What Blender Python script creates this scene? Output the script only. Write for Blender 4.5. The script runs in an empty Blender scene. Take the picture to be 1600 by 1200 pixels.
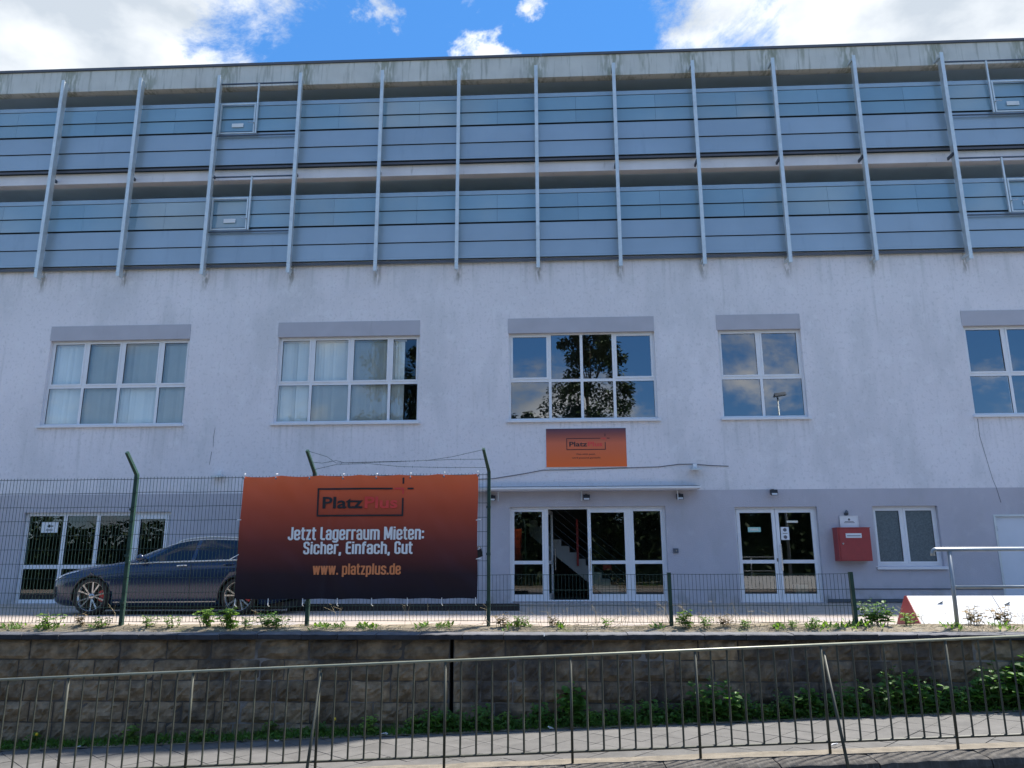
import bpy, bmesh, math, random
from mathutils import Vector, Matrix, noise
R = math.radians
random.seed(11)
scene = bpy.context.scene
COL = scene.collection

# ------------------------------------------------------------------ camera
CAMZ = 1.0034
cam_d = bpy.data.cameras.new('camera'); cam = bpy.data.objects.new('camera', cam_d); COL.objects.link(cam)
rt = Vector((0.99895469, 0.04557287, -0.00355437)); up = Vector((0.01373146, -0.22500733, 0.97426031)); fw = Vector((-0.04360008, 0.97329072, 0.22539791))
cam.matrix_world = Matrix(((rt.x, up.x, -fw.x, 0), (rt.y, up.y, -fw.y, 0), (rt.z, up.z, -fw.z, CAMZ), (0, 0, 0, 1)))
cam_d.sensor_width = 36; cam_d.lens = 1204.47 / 1600 * 36; cam_d.clip_end = 3000; cam_d.clip_start = 0.05
scene.camera = cam

# ------------------------------------------------------------------ sky, sun, exposure
SUN_EL, SUN_AZ = 58, 55                      # behind the building, to the right
world = bpy.data.worlds.new('World'); scene.world = world; world.use_nodes = True
nt = world.node_tree; nt.nodes.clear()
def N(t, nt_=None, **kw):
    n = (nt_ or nt).nodes.new(t)
    for k, v in kw.items(): setattr(n, k, v)
    return n
def L(a, b, nt_=None): (nt_ or nt).links.new(a, b)
def math_node(op, a, b=None, nt_=None, clamp=False):
    n = N('ShaderNodeMath', nt_, operation=op, use_clamp=clamp)
    for i, x in enumerate((a, b)):
        if x is None: continue
        if isinstance(x, (int, float)): n.inputs[i].default_value = x
        else: L(x, n.inputs[i], nt_)
    return n.outputs[0]
sky = N('ShaderNodeTexSky', sky_type='NISHITA', sun_disc=False, sun_elevation=R(SUN_EL), sun_rotation=R(SUN_AZ), air_density=1.0, dust_density=0.0, ozone_density=3.0)
tc = N('ShaderNodeTexCoord')
nz = N('ShaderNodeTexNoise'); nz.inputs['Scale'].default_value = 4.3; nz.inputs['Detail'].default_value = 9; nz.inputs['Roughness'].default_value = 0.66; nz.inputs['Distortion'].default_value = 0.25
mp = N('ShaderNodeMapping'); mp.inputs['Location'].default_value = (3.1, 1.7, 0.4); mp.inputs['Scale'].default_value = (1, 1, 1.7)
L(tc.outputs['Generated'], mp.inputs['Vector']); L(mp.outputs[0], nz.inputs['Vector'])
wn_ = N('ShaderNodeTexNoise'); wn_.inputs['Scale'].default_value = 14; wn_.inputs['Detail'].default_value = 5; wn_.inputs['Roughness'].default_value = .65; L(tc.outputs['Generated'], wn_.inputs['Vector'])
wv = N('ShaderNodeVectorMath', operation='MULTIPLY_ADD'); L(wn_.outputs['Color'], wv.inputs[0]); wv.inputs[1].default_value = (.11, .11, .11); wv.inputs[2].default_value = (-.055, -.055, -.055)
wd = N('ShaderNodeVectorMath', operation='ADD'); L(tc.outputs['Generated'], wd.inputs[0]); L(wv.outputs[0], wd.inputs[1])
field = math_node('SUBTRACT', nz.outputs['Fac'], 0.47)
for (d, rad, wgt) in (((-.55, .66, .51), .24, .42), ((.42, .73, .54), .235, .42), ((-.066, .805, .588), .050, .25), ((-.188, .763, .619), .045, .19),
                      ((-.007, .782, .623), .034, .19), ((.06, .79, .605), .17, -.16), ((-.20, .77, .60), .20, -.20)):
    vm = N('ShaderNodeVectorMath', operation='DISTANCE'); L(wd.outputs[0], vm.inputs[0]); vm.inputs[1].default_value = d
    mr = N('ShaderNodeMapRange', interpolation_type='SMOOTHSTEP'); L(vm.outputs['Value'], mr.inputs['Value'])
    mr.inputs['From Min'].default_value = 0; mr.inputs['From Max'].default_value = rad; mr.inputs['To Min'].default_value = wgt; mr.inputs['To Max'].default_value = 0
    field = math_node('ADD', field, mr.outputs[0])
mk = N('ShaderNodeMapRange', interpolation_type='SMOOTHSTEP'); L(field, mk.inputs['Value'])
mk.inputs['From Min'].default_value = 0.0; mk.inputs['From Max'].default_value = 0.17
n2 = N('ShaderNodeTexNoise'); n2.inputs['Scale'].default_value = 5.5; n2.inputs['Detail'].default_value = 6; L(mp.outputs[0], n2.inputs['Vector'])
cr = N('ShaderNodeValToRGB'); L(n2.outputs['Fac'], cr.inputs[0])
cr.color_ramp.elements[0].position = .40; cr.color_ramp.elements[0].color = (2.35, 2.62, 2.95, 1)
cr.color_ramp.elements[1].position = .60; cr.color_ramp.elements[1].color = (4.3, 4.4, 4.5, 1)
hs = N('ShaderNodeHueSaturation'); hs.inputs['Saturation'].default_value = 1.32; hs.inputs['Value'].default_value = .78; L(sky.outputs[0], hs.inputs['Color'])
sb = N('ShaderNodeMixRGB'); sb.inputs[0].default_value = .55; L(hs.outputs[0], sb.inputs[1]); sb.inputs[2].default_value = (.47, 1.30, 3.2, 1)   # clear deep blue air
mx = N('ShaderNodeMixRGB'); L(mk.outputs[0], mx.inputs[0]); L(sb.outputs[0], mx.inputs[1]); L(cr.outputs[0], mx.inputs[2])
bg = N('ShaderNodeBackground'); bg.inputs['Strength'].default_value = 0.1; L(mx.outputs[0], bg.inputs[0])
L(bg.outputs[0], N('ShaderNodeOutputWorld').inputs[0])

sd = bpy.data.lights.new('sun', 'SUN'); sun = bpy.data.objects.new('sun', sd); COL.objects.link(sun)
sd.energy = 3.4; sd.angle = R(4); sd.color = (1, .95, .87)
S = Vector((math.sin(R(SUN_AZ)) * math.cos(R(SUN_EL)), math.cos(R(SUN_AZ)) * math.cos(R(SUN_EL)), math.sin(R(SUN_EL))))
sun.rotation_euler = S.to_track_quat('Z', 'Y').to_euler(); sun.location = (20, 30, 40)
scene.view_settings.view_transform = 'Standard'; scene.view_settings.look = 'None'
scene.view_settings.exposure = 1.5; scene.view_settings.gamma = 1
scene.render.engine = 'CYCLES'

# ------------------------------------------------------------------ materials
MATS = {}
def mat(name, col, rough=.6, metal=0.0, var=.12, scale=3.0, detail=5, stretch=(1, 1, 1), rnd=0.0, bump=0.0, bscale=40, spec=.5, coat=0.0, stain=None):
    """Principled material; var = noise variation of the colour, rnd = variation from object to object.
    stain = (colour, amount, scale, stretch, lo, hi): dirt patches with their own shape."""
    m = bpy.data.materials.new(name); m.use_nodes = True; t = m.node_tree
    b = t.nodes['Principled BSDF']; b.inputs['Roughness'].default_value = rough; b.inputs['Metallic'].default_value = metal
    b.inputs['Specular IOR Level'].default_value = spec; b.inputs['Coat Weight'].default_value = coat
    if coat: b.inputs['Coat Roughness'].default_value = .03
    g = N('ShaderNodeNewGeometry', t); mpn = N('ShaderNodeMapping', t); L(g.outputs['Position'], mpn.inputs[0], t); mpn.inputs['Scale'].default_value = stretch
    n = N('ShaderNodeTexNoise', t); n.inputs['Scale'].default_value = scale; n.inputs['Detail'].default_value = detail; L(mpn.outputs[0], n.inputs['Vector'], t)
    r = N('ShaderNodeMapRange', t); L(n.outputs['Fac'], r.inputs[0], t); r.inputs[1].default_value = .3; r.inputs[2].default_value = .7
    r.inputs[3].default_value = 1 - var; r.inputs[4].default_value = 1 + var
    fac = r.outputs[0]
    if rnd:
        oi = N('ShaderNodeObjectInfo', t); r2 = N('ShaderNodeMapRange', t); L(oi.outputs['Random'], r2.inputs[0], t); r2.inputs[3].default_value = 1 - rnd; r2.inputs[4].default_value = 1 + rnd
        fac = math_node('MULTIPLY', fac, r2.outputs[0], t)
    vm = N('ShaderNodeVectorMath', t, operation='SCALE'); vm.inputs[0].default_value = col[:3]; L(fac, vm.inputs['Scale'], t)
    out = vm.outputs[0]
    for s in (stain or []):
        sc, am, ssc, sst, lo, hi = s
        mq = N('ShaderNodeMapping', t); L(g.outputs['Position'], mq.inputs[0], t); mq.inputs['Scale'].default_value = sst; mq.inputs['Location'].default_value = (ssc, .7 * ssc, 2.1)
        ns = N('ShaderNodeTexNoise', t); ns.inputs['Scale'].default_value = ssc; ns.inputs['Detail'].default_value = 6; ns.inputs['Roughness'].default_value = .6; L(mq.outputs[0], ns.inputs['Vector'], t)
        rr = N('ShaderNodeMapRange', t, interpolation_type='SMOOTHSTEP'); L(ns.outputs['Fac'], rr.inputs[0], t); rr.inputs[1].default_value = lo; rr.inputs[2].default_value = hi; rr.inputs[4].default_value = am
        mm = N('ShaderNodeMixRGB', t); L(rr.outputs[0], mm.inputs[0], t); L(out, mm.inputs[1], t); mm.inputs[2].default_value = (*sc, 1); out = mm.outputs[0]
    L(out, b.inputs['Base Color'], t)
    if bump:
        nb = N('ShaderNodeTexNoise', t); nb.inputs['Scale'].default_value = bscale; nb.inputs['Detail'].default_value = 4; L(g.outputs['Position'], nb.inputs['Vector'], t)
        bn = N('ShaderNodeBump', t); bn.inputs['Strength'].default_value = bump; bn.inputs['Distance'].default_value = .01; L(nb.outputs['Fac'], bn.inputs['Height'], t); L(bn.outputs[0], b.inputs['Normal'], t)
    MATS[name] = m; return m
def glass(name, tint, base, rough=0.0):
    m = bpy.data.materials.new(name); m.use_nodes = True; t = m.node_tree; t.nodes.clear()
    tr = N('ShaderNodeBsdfTransparent', t); tr.inputs[0].default_value = (*tint, 1)
    gl = N('ShaderNodeBsdfGlossy', t); gl.inputs['Roughness'].default_value = rough; gl.inputs[0].default_value = (.95, .97, 1, 1)
    fr = N('ShaderNodeFresnel', t); fr.inputs[0].default_value = 1.5
    f = math_node('ADD', fr.outputs[0], base, t, True)
    mxs = N('ShaderNodeMixShader', t); L(f, mxs.inputs[0], t); L(tr.outputs[0], mxs.inputs[1], t); L(gl.outputs[0], mxs.inputs[2], t)
    L(mxs.outputs[0], N('ShaderNodeOutputMaterial', t).inputs[0], t); MATS[name] = m; return m

M = MATS
def placed_stain(name, col, amount, mask_fn, nscale, nstretch, lo, hi):
    """dirt that starts at real details: mask_fn(tree, X, Z) gives where it sits, a noise gives its own ragged shape"""
    t = M[name].node_tree; b = t.nodes['Principled BSDF']; src = b.inputs['Base Color'].links[0].from_socket
    g = N('ShaderNodeNewGeometry', t); sx = N('ShaderNodeSeparateXYZ', t); L(g.outputs['Position'], sx.inputs[0], t)
    mq = N('ShaderNodeMapping', t); L(g.outputs['Position'], mq.inputs[0], t); mq.inputs['Scale'].default_value = nstretch
    ns = N('ShaderNodeTexNoise', t); ns.inputs['Scale'].default_value = nscale; ns.inputs['Detail'].default_value = 5; L(mq.outputs[0], ns.inputs['Vector'], t)
    rr = N('ShaderNodeMapRange', t, interpolation_type='SMOOTHSTEP'); L(ns.outputs['Fac'], rr.inputs[0], t); rr.inputs[1].default_value = lo; rr.inputs[2].default_value = hi; rr.inputs[4].default_value = amount
    f = math_node('MULTIPLY', rr.outputs[0], mask_fn(t, sx.outputs[0], sx.outputs[2]), t)
    mm = N('ShaderNodeMixRGB', t); L(f, mm.inputs[0], t); L(src, mm.inputs[1], t); mm.inputs[2].default_value = (*col, 1); L(mm.outputs[0], b.inputs['Base Color'], t)
def ramp(t, v, a, b):
    r = N('ShaderNodeMapRange', t, interpolation_type='SMOOTHSTEP'); L(v, r.inputs[0], t); r.inputs[1].default_value = min(a, b); r.inputs[2].default_value = max(a, b)
    r.inputs[3].default_value, r.inputs[4].default_value = (0, 1) if a < b else (1, 0); return r.outputs[0]
FIN_X = [-19.25, -16.85, -14.44, -12.05, -9.64, -7.17, -4.71, -2.43, -.16, 2.11, 4.40, 6.71, 9.02, 11.50, 13.98, 16.3, 18.6]
def near_fin(t, X, w):
    d = None
    for f in FIN_X:
        q = math_node('ABSOLUTE', math_node('SUBTRACT', X, f * .983, t), None, t); d = q if d is None else math_node('MINIMUM', d, q, t)
    return ramp(t, d, w, w * .1)
def under_sills(t, X, Z):
    m = None
    for a, b in ((-13.78, -9.72), (-7.36, -3.34), (-1.04, 2.99), (4.55, 6.86), (10.96, 15.0)):
        q = math_node('MULTIPLY', math_node('GREATER_THAN', X, a, t), math_node('LESS_THAN', X, b, t), t); m = q if m is None else math_node('ADD', m, q, t)
    return math_node('MULTIPLY', m, math_node('MULTIPLY', ramp(t, Z, 3.5, 4.6), math_node('LESS_THAN', Z, 4.62, t), t), t)
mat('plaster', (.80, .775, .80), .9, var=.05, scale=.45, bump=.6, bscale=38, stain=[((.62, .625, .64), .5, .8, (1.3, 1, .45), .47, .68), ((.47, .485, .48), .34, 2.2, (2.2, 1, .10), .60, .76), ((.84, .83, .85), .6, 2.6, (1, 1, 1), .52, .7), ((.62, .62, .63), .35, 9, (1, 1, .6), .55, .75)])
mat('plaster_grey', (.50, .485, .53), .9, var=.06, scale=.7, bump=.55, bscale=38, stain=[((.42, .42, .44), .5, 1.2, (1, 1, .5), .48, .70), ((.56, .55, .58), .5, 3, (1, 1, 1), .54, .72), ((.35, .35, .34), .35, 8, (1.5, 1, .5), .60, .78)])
placed_stain('plaster', (.44, .45, .45), .34, under_sills, 4, (2.2, 1, .12), .48, .66)
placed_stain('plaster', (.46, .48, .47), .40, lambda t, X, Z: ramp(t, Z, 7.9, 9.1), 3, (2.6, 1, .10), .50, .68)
placed_stain('plaster', (.20, .19, .15), .75, lambda t, X, Z: math_node('MULTIPLY', near_fin(t, X, .16), ramp(t, Z, 8.35, 8.8), t), 6, (2, 1, .5), .36, .6)
placed_stain('plaster', (.50, .51, .52), .30, lambda t, X, Z: ramp(t, Z, -5, -4), 14, (1, 1, .8), .54, .66)
placed_stain('plaster_grey', (.30, .29, .27), .6, lambda t, X, Z: ramp(t, Z, .55, .05), 4, (1, 1, .6), .40, .62)
mat('shutter', (.475, .47, .51), .7, var=.05, scale=2, stain=[((.32, .33, .34), .4, 3, (2, 1, .3), .6, .8)])
mat('fascia', (.66, .65, .61), .9, var=.08, scale=1.5, bump=.3, bscale=30, stain=[((.26, .27, .225), .55, 3.2, (2.4, 1, .16), .52, .68), ((.22, .24, .16), .6, 1.1, (2.2, 1, .35), .58, .72)])
placed_stain('fascia', (.18, .20, .12), .60, lambda t, X, Z: near_fin(t, X, .50), 5, (2.4, 1, .5), .38, .58)
mat('slab_edge', (.78, .76, .79), .85, var=.06, scale=2, stain=[((.35, .34, .34), .6, 3, (2, 1, .5), .6, .8)])
mat('soffit', (.70, .78, .84), .95, var=.1, scale=.8)
mat('soffit_dark', (.66, .72, .78), .95, var=.1, scale=.8)
mat('cap_metal', (.13, .13, .14), .5, .6, var=.08)
mat('clad_metal', (.355, .43, .48), .42, .55, var=.05, scale=.9, rnd=.03, stain=[((.26, .315, .37), .5, 2.0, (1.6, 1, .3), .55, .8)])
mat('clad_glass', (.25, .385, .475), .06, 0, var=.05, scale=.8, rnd=.07, spec=.9)
mat('rail_metal', (.34, .43, .48), .4, .4, var=.05)
mat('dark_gap', (.06, .08, .10), .8, var=.1)
mat('galvanised', (.64, .69, .70), .45, .45, var=.07, scale=6, stain=[((.46, .50, .51), .4, 4, (1, 1, .5), .5, .75)])
mat('handrail_steel', (.32, .35, .37), .42, .5, var=.1, scale=8)
mat('tube_dark', (.10, .12, .15), .5, .5, var=.05)
mat('upvc', (.80, .81, .83), .35, var=.03, scale=5, stain=[((.45, .45, .44), .5, 7, (1, 1, 1), .62, .8)])
mat('sill', (.76, .77, .80), .4, var=.03, stain=[((.4, .4, .4), .5, 6, (1, 1, 1), .6, .8)])
mat('rubber', (.015, .015, .017), .7, var=.1)
mat('blind', (.88, .88, .85), .8, var=.05, scale=2)
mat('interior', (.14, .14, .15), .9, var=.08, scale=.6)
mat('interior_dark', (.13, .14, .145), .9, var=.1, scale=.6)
mat('stair', (.48, .49, .50), .85, var=.05)
mat('red_paint', (.42, .025, .03), .4, var=.06, scale=5)
mat('letter_red', (.36, .045, .045), .42, var=.07, scale=7, stain=[((.28, .04, .04), .5, 9, (1, 1, 1), .55, .75)])
mat('white_paint', (.78, .79, .80), .5, var=.04, scale=5)
mat('barrier_white', (.74, .75, .76), .55, var=.05, scale=5, stain=[((.42, .41, .38), .6, 2.2, (1, 1, 1), .50, .72), ((.28, .24, .18), .6, 9, (1, 1, 1), .60, .76)])
mat('paper', (.78, .80, .82), .6, var=.03)
mat('ink', (.02, .02, .025), .6, var=.02)
mat('ink_grey', (.12, .12, .14), .6, var=.02)
mat('mint', (.36, .62, .55), .5, var=.03)
mat('cream', (.72, .70, .60), .6, var=.02)
mat('black_plastic', (.012, .012, .014), .4, var=.05)
mat('lens_grey', (.62, .64, .66), .2, var=.05)
mat('steel', (.55, .56, .58), .25, .9, var=.05)
mat('door_metal', (.66, .70, .76), .5, var=.04, scale=1.5)
mat('fence_green', (.022, .052, .045), .45, var=.15, scale=6)
mat('post_green', (.022, .062, .045), .45, var=.18, scale=5, stain=[((.16, .20, .15), .5, 5, (1, 1, .3), .58, .8)])
mat('rail_green', (.055, .058, .042), .6, .0, var=.15, scale=8, stain=[((.17, .18, .125), .6, 6, (1, 1, .6), .5, .75), ((.10, .06, .03), .6, 14, (1, 1, 1), .64, .8)])
mat('rail_top', (.29, .295, .215), .38, .15, var=.12, scale=8, stain=[((.18, .19, .14), .6, 5, (1, 1, 1), .58, .8)])
mat('zip_tie', (.82, .83, .83), .5, var=.02)
mat('stone', (.205, .158, .102), .95, var=.42, scale=9, rnd=.30, bump=1.0, bscale=22, stain=[((.034, .033, .034), .8, 1.1, (1, 1, .5), .46, .66), ((.20, .17, .125), .6, 6, (1, 1, 1), .56, .74), ((.085, .095, .04), .55, 2.0, (1, 1, 1), .60, .76), ((.22, .12, .035), .6, 1.5, (1, 1, 1), .68, .76)])
mat('mortar', (.23, .225, .215), .95, var=.3, scale=6, bump=.6, bscale=60, stain=[((.060, .056, .050), .92, .9, (1, 1, 1), .36, .52)])
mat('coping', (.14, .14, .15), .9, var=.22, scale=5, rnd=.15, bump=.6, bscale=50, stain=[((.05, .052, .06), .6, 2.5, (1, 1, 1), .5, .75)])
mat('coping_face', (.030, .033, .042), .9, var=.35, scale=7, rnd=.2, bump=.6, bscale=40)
mat('joint_black', (.006, .006, .007), 1, var=.1)
mat('kerb', (.075, .068, .06), .95, var=.28, scale=9, rnd=.15, bump=1.0, bscale=26, stain=[((.028, .025, .022), .7, 3, (1, 1, 1), .5, .7), ((.15, .14, .125), .6, 5, (7, .8, .8), .52, .66)])
mat('slab', (.125, .12, .113), .9, var=.12, scale=6, rnd=.08, bump=.5, bscale=90, stain=[((.075, .073, .07), .7, 1.3, (1, 1, 1), .50, .72), ((.18, .175, .16), .5, 9, (1, 1, 1), .6, .8)])
mat('grout', (.085, .083, .08), .95, var=.2, scale=12)
mat('dirt', (.19, .165, .13), .95, var=.22, scale=9, bump=.8, bscale=50, stain=[((.14, .12, .09), .7, 5, (1, 1, 1), .5, .7)])
mat('soil', (.20, .165, .115), .95, var=.35, scale=8, bump=1.0, bscale=40, stain=[((.34, .30, .23), .7, 4, (1, 1, 1), .5, .7), ((.10, .12, .03), .6, 2.2, (1, 1, 1), .55, .7)])
mat('yard', (.38, .32, .27), .95, var=.14, scale=5, bump=.4, bscale=60, stain=[((.30, .28, .28), .8, .45, (1, 1, 1), .50, .66), ((.20, .18, .16), .4, 6, (1, 1, 1), .6, .8)])
mat('asphalt', (.055, .054, .053), .95, var=.25, scale=20, bump=.6, bscale=120)
mat('ground', (.10, .115, .055), .95, var=.3, scale=.5)
mat('grass', (.085, .185, .034), .7, var=.35, scale=9)
mat('leaf', (.092, .20, .044), .55, var=.35, scale=14, rnd=.25)
mat('leaf_bright', (.16, .27, .055), .55, var=.3, scale=14, rnd=.25)
mat('leaf_dry', (.28, .20, .10), .8, var=.3, scale=14)
mat('straw', (.42, .35, .22), .8, var=.25, scale=14)
mat('stem', (.09, .13, .04), .7, var=.2)
mat('flower', (.75, .55, .02), .6, var=.1)
mat('tree_leaf', (.035, .062, .018), .6, var=.4, scale=1.2, rnd=.2)
mat('bark', (.075, .06, .045), .95, var=.3, scale=6)
def leafy(name, amount):
    t = M[name].node_tree; b = t.nodes['Principled BSDF']; src = b.inputs['Base Color'].links[0].from_socket
    tl = N('ShaderNodeBsdfTranslucent', t); sc = N('ShaderNodeMixRGB', t, blend_type='MULTIPLY'); sc.inputs[0].default_value = 1; L(src, sc.inputs[1], t); sc.inputs[2].default_value = (1.5, 1.6, .7, 1); L(sc.outputs[0], tl.inputs[0], t)
    ms = N('ShaderNodeMixShader', t); ms.inputs[0].default_value = amount; L(b.outputs[0], ms.inputs[1], t); L(tl.outputs[0], ms.inputs[2], t)
    L(ms.outputs[0], t.nodes['Material Output'].inputs[0], t)
for n_ in ('grass', 'leaf', 'leaf_bright'): leafy(n_, .45)
mat('beam', (.035, .03, .028), .9, var=.25, scale=7, bump=.5)
mat('car_paint', (.003, .016, .058), .22, .1, var=.02, coat=.45)
mat('car_glass', (.004, .010, .026), .03, 0, var=.02, spec=.35)
mat('chrome', (.85, .87, .89), .38, 1.0, var=.02)
mat('tyre', (.014, .014, .015), .8, var=.1)
mat('rim', (.40, .41, .43), .22, .9, var=.05)
mat('rim_black', (.01, .01, .011), .35, var=.05)
mat('tail_red', (.22, .01, .01), .15, var=.02)
mat('litter', (.75, .75, .74), .7, var=.05)
glass('pane', (.93, .98, .96), .19)
glass('pane_clear', (.96, 1, .98), .07)
glass('pane_dark', (.62, .74, .68), .04)
def frosted():
    m = mat('pane_frosted', (.11, .14, .15), .35, var=.25, scale=28, detail=3); return m
frosted()
def gradient_mat(name, z0, z1, stops, rough=.45):
    m = bpy.data.materials.new(name); m.use_nodes = True; t = m.node_tree; b = t.nodes['Principled BSDF']; b.inputs['Roughness'].default_value = rough; b.inputs['Specular IOR Level'].default_value = .22
    g = N('ShaderNodeNewGeometry', t); sx = N('ShaderNodeSeparateXYZ', t); L(g.outputs['Position'], sx.inputs[0], t)
    r = N('ShaderNodeMapRange', t); L(sx.outputs[2], r.inputs[0], t); r.inputs[1].default_value = z0; r.inputs[2].default_value = z1
    c = N('ShaderNodeValToRGB', t); L(r.outputs[0], c.inputs[0], t)
    while len(c.color_ramp.elements) < len(stops): c.color_ramp.elements.new(.5)
    for e, (p, col) in zip(c.color_ramp.elements, stops): e.position = p; e.color = (*col, 1)
    L(c.outputs[0], b.inputs['Base Color'], t); MATS[name] = m; return m

# ------------------------------------------------------------------ helpers
WL = {}
class MB:
    def __init__(s): s.v = []; s.f = []
    def quad(s, *p):
        i = len(s.v); s.v += [Vector(q) for q in p]; s.f.append(tuple(range(i, i + len(p)))); return s
    def box(s, x0, x1, y0, y1, z0, z1):
        i = len(s.v); s.v += [Vector(p) for p in ((x0, y0, z0), (x1, y0, z0), (x1, y1, z0), (x0, y1, z0), (x0, y0, z1), (x1, y0, z1), (x1, y1, z1), (x0, y1, z1))]
        s.f += [tuple(i + k for k in q) for q in ((0, 3, 2, 1), (4, 5, 6, 7), (0, 1, 5, 4), (1, 2, 6, 5), (2, 3, 7, 6), (3, 0, 4, 7))]; return s
    def hexa(s, pts):
        i = len(s.v); s.v += [Vector(p) for p in pts]
        s.f += [tuple(i + k for k in q) for q in ((0, 3, 2, 1), (4, 5, 6, 7), (0, 1, 5, 4), (1, 2, 6, 5), (2, 3, 7, 6), (3, 0, 4, 7))]; return s
    def path(s, pts, r, n=6, cap=True):
        pts = [Vector(p) for p in pts]; i0 = len(s.v); rs = r if isinstance(r, (list, tuple)) else [r] * len(pts)
        prev = None
        for k, p in enumerate(pts):
            d = (pts[min(k + 1, len(pts) - 1)] - pts[max(k - 1, 0)]).normalized()
            a = d.cross(Vector((0, 0, 1)) if abs(d.z) < .9 else Vector((1, 0, 0))).normalized()
            if prev is not None and a.dot(prev) < 0: a = -a
            prev = a; b = d.cross(a)
            for j in range(n):
                th = 2 * math.pi * (j + .5) / n; s.v.append(p + (a * math.cos(th) + b * math.sin(th)) * rs[k])
        for k in range(len(pts) - 1):
            for j in range(n):
                a0 = i0 + k * n + j; a1 = i0 + k * n + (j + 1) % n; s.f.append((a0, a1, a1 + n, a0 + n))
        if cap:
            s.f.append(tuple(i0 + j for j in range(n))[::-1]); s.f.append(tuple(i0 + (len(pts) - 1) * n + j for j in range(n)))
        return s
    def prism(s, poly, axis, a, b):
        """poly: list of 2D points; axis 'y' -> (x,z), 'z' -> (x,y), 'x' -> (y,z)"""
        def P(q, t): return {'y': (q[0], t, q[1]), 'z': (q[0], q[1], t), 'x': (t, q[0], q[1])}[axis]
        i = len(s.v); n = len(poly)
        s.v += [Vector(P(q, a)) for q in poly] + [Vector(P(q, b)) for q in poly]
        s.f.append(tuple(range(i, i + n))); s.f.append(tuple(range(i + n, i + 2 * n))[::-1])
        for k in range(n): s.f.append((i + k, i + n + k, i + n + (k + 1) % n, i + (k + 1) % n))
        return s
    def mesh(s, name, m, smooth=False, centre=None):
        me = bpy.data.meshes.new(name); c = centre or Vector((0, 0, 0))
        me.from_pydata([tuple(p - c) for p in s.v], [], s.f)
        for mm in (m if isinstance(m, (list, tuple)) else [m]): me.materials.append(M[mm])
        b = bmesh.new(); b.from_mesh(me); bmesh.ops.recalc_face_normals(b, faces=b.faces); b.to_mesh(me); b.free()
        if smooth: me.polygons.foreach_set('use_smooth', [True] * len(me.polygons))
        return me
    def build(s, name, m, parent=None, smooth=False, base=False):
        lo = Vector([min(p[k] for p in s.v) for k in range(3)]); hi = Vector([max(p[k] for p in s.v) for k in range(3)])
        c = (lo + hi) / 2
        if base: c.z = lo.z
        return link(name, s.mesh(name, m, smooth, c), c, parent)
def link(name, me, loc, parent=None, rot=None, scl=None):
    o = bpy.data.objects.new(name, me); COL.objects.link(o); loc = Vector(loc); WL[o.name] = loc
    if parent: o.parent = parent; o.location = loc - WL[parent.name]
    else: o.location = loc
    if rot: o.rotation_euler = rot
    if scl: o.scale = scl
    return o
def tag(o, label=None, cat=None, group=None, kind=None):
    if label: o['label'] = label
    if cat: o['category'] = cat
    if group: o['group'] = group
    if kind: o['kind'] = kind
    return o
def empty(name, loc, label, cat, group=None):
    o = link(name, None, loc); o.empty_display_size = .2; return tag(o, label, cat, group)
def struct(name, mb, m, smooth=False): return tag(mb.build(name, m, None, smooth), kind='structure')
def at(X, Z, Y): return X * Y / 20, CAMZ + (Z - CAMZ) * Y / 20      # a facade measurement moved to a plane in front of it
def ordinal(n):
    w = ['first', 'second', 'third', 'fourth', 'fifth', 'sixth', 'seventh', 'eighth', 'ninth', 'tenth', 'eleventh', 'twelfth', 'thirteenth', 'fourteenth', 'fifteenth', 'sixteenth', 'seventeenth', 'eighteenth', 'nineteenth', 'twentieth']
    return w[n] if n < 20 else 'twenty-' + w[n - 20]
def text_mb(body, x0, x1, z0, z1, y, off=0.0, cap='H', spacing=1.0, fn=None):
    """flat lettering fitted between x0..x1; the height of the capitals runs z0..z1"""
    def raw(t):
        cu = bpy.data.curves.new('t', 'FONT'); cu.body = t; cu.size = 1; cu.offset = off; cu.resolution_u = 3; cu.space_character = spacing
        o = bpy.data.objects.new('t', cu); COL.objects.link(o); dg = bpy.context.evaluated_depsgraph_get(); dg.update()
        me = o.evaluated_get(dg).to_mesh(); v = [tuple(q.co) for q in me.vertices]; f = [tuple(p.vertices) for p in me.polygons]
        o.evaluated_get(dg).to_mesh_clear(); bpy.data.objects.remove(o); bpy.data.curves.remove(cu); return v, f
    hv, _ = raw(cap); zl = min(q[1] for q in hv); zh = max(q[1] for q in hv)
    v, f = raw(body); xl = min(q[0] for q in v); xh = max(q[0] for q in v)
    mb = MB()
    for q in v:
        X = x0 + (q[0] - xl) / (xh - xl) * (x1 - x0); Z = z0 + (q[1] - zl) / (zh - zl) * (z1 - z0)
        mb.v.append(Vector((X, (fn(X, Z) if fn else 0) + y, Z)))
    mb.f = f; return mb

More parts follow.
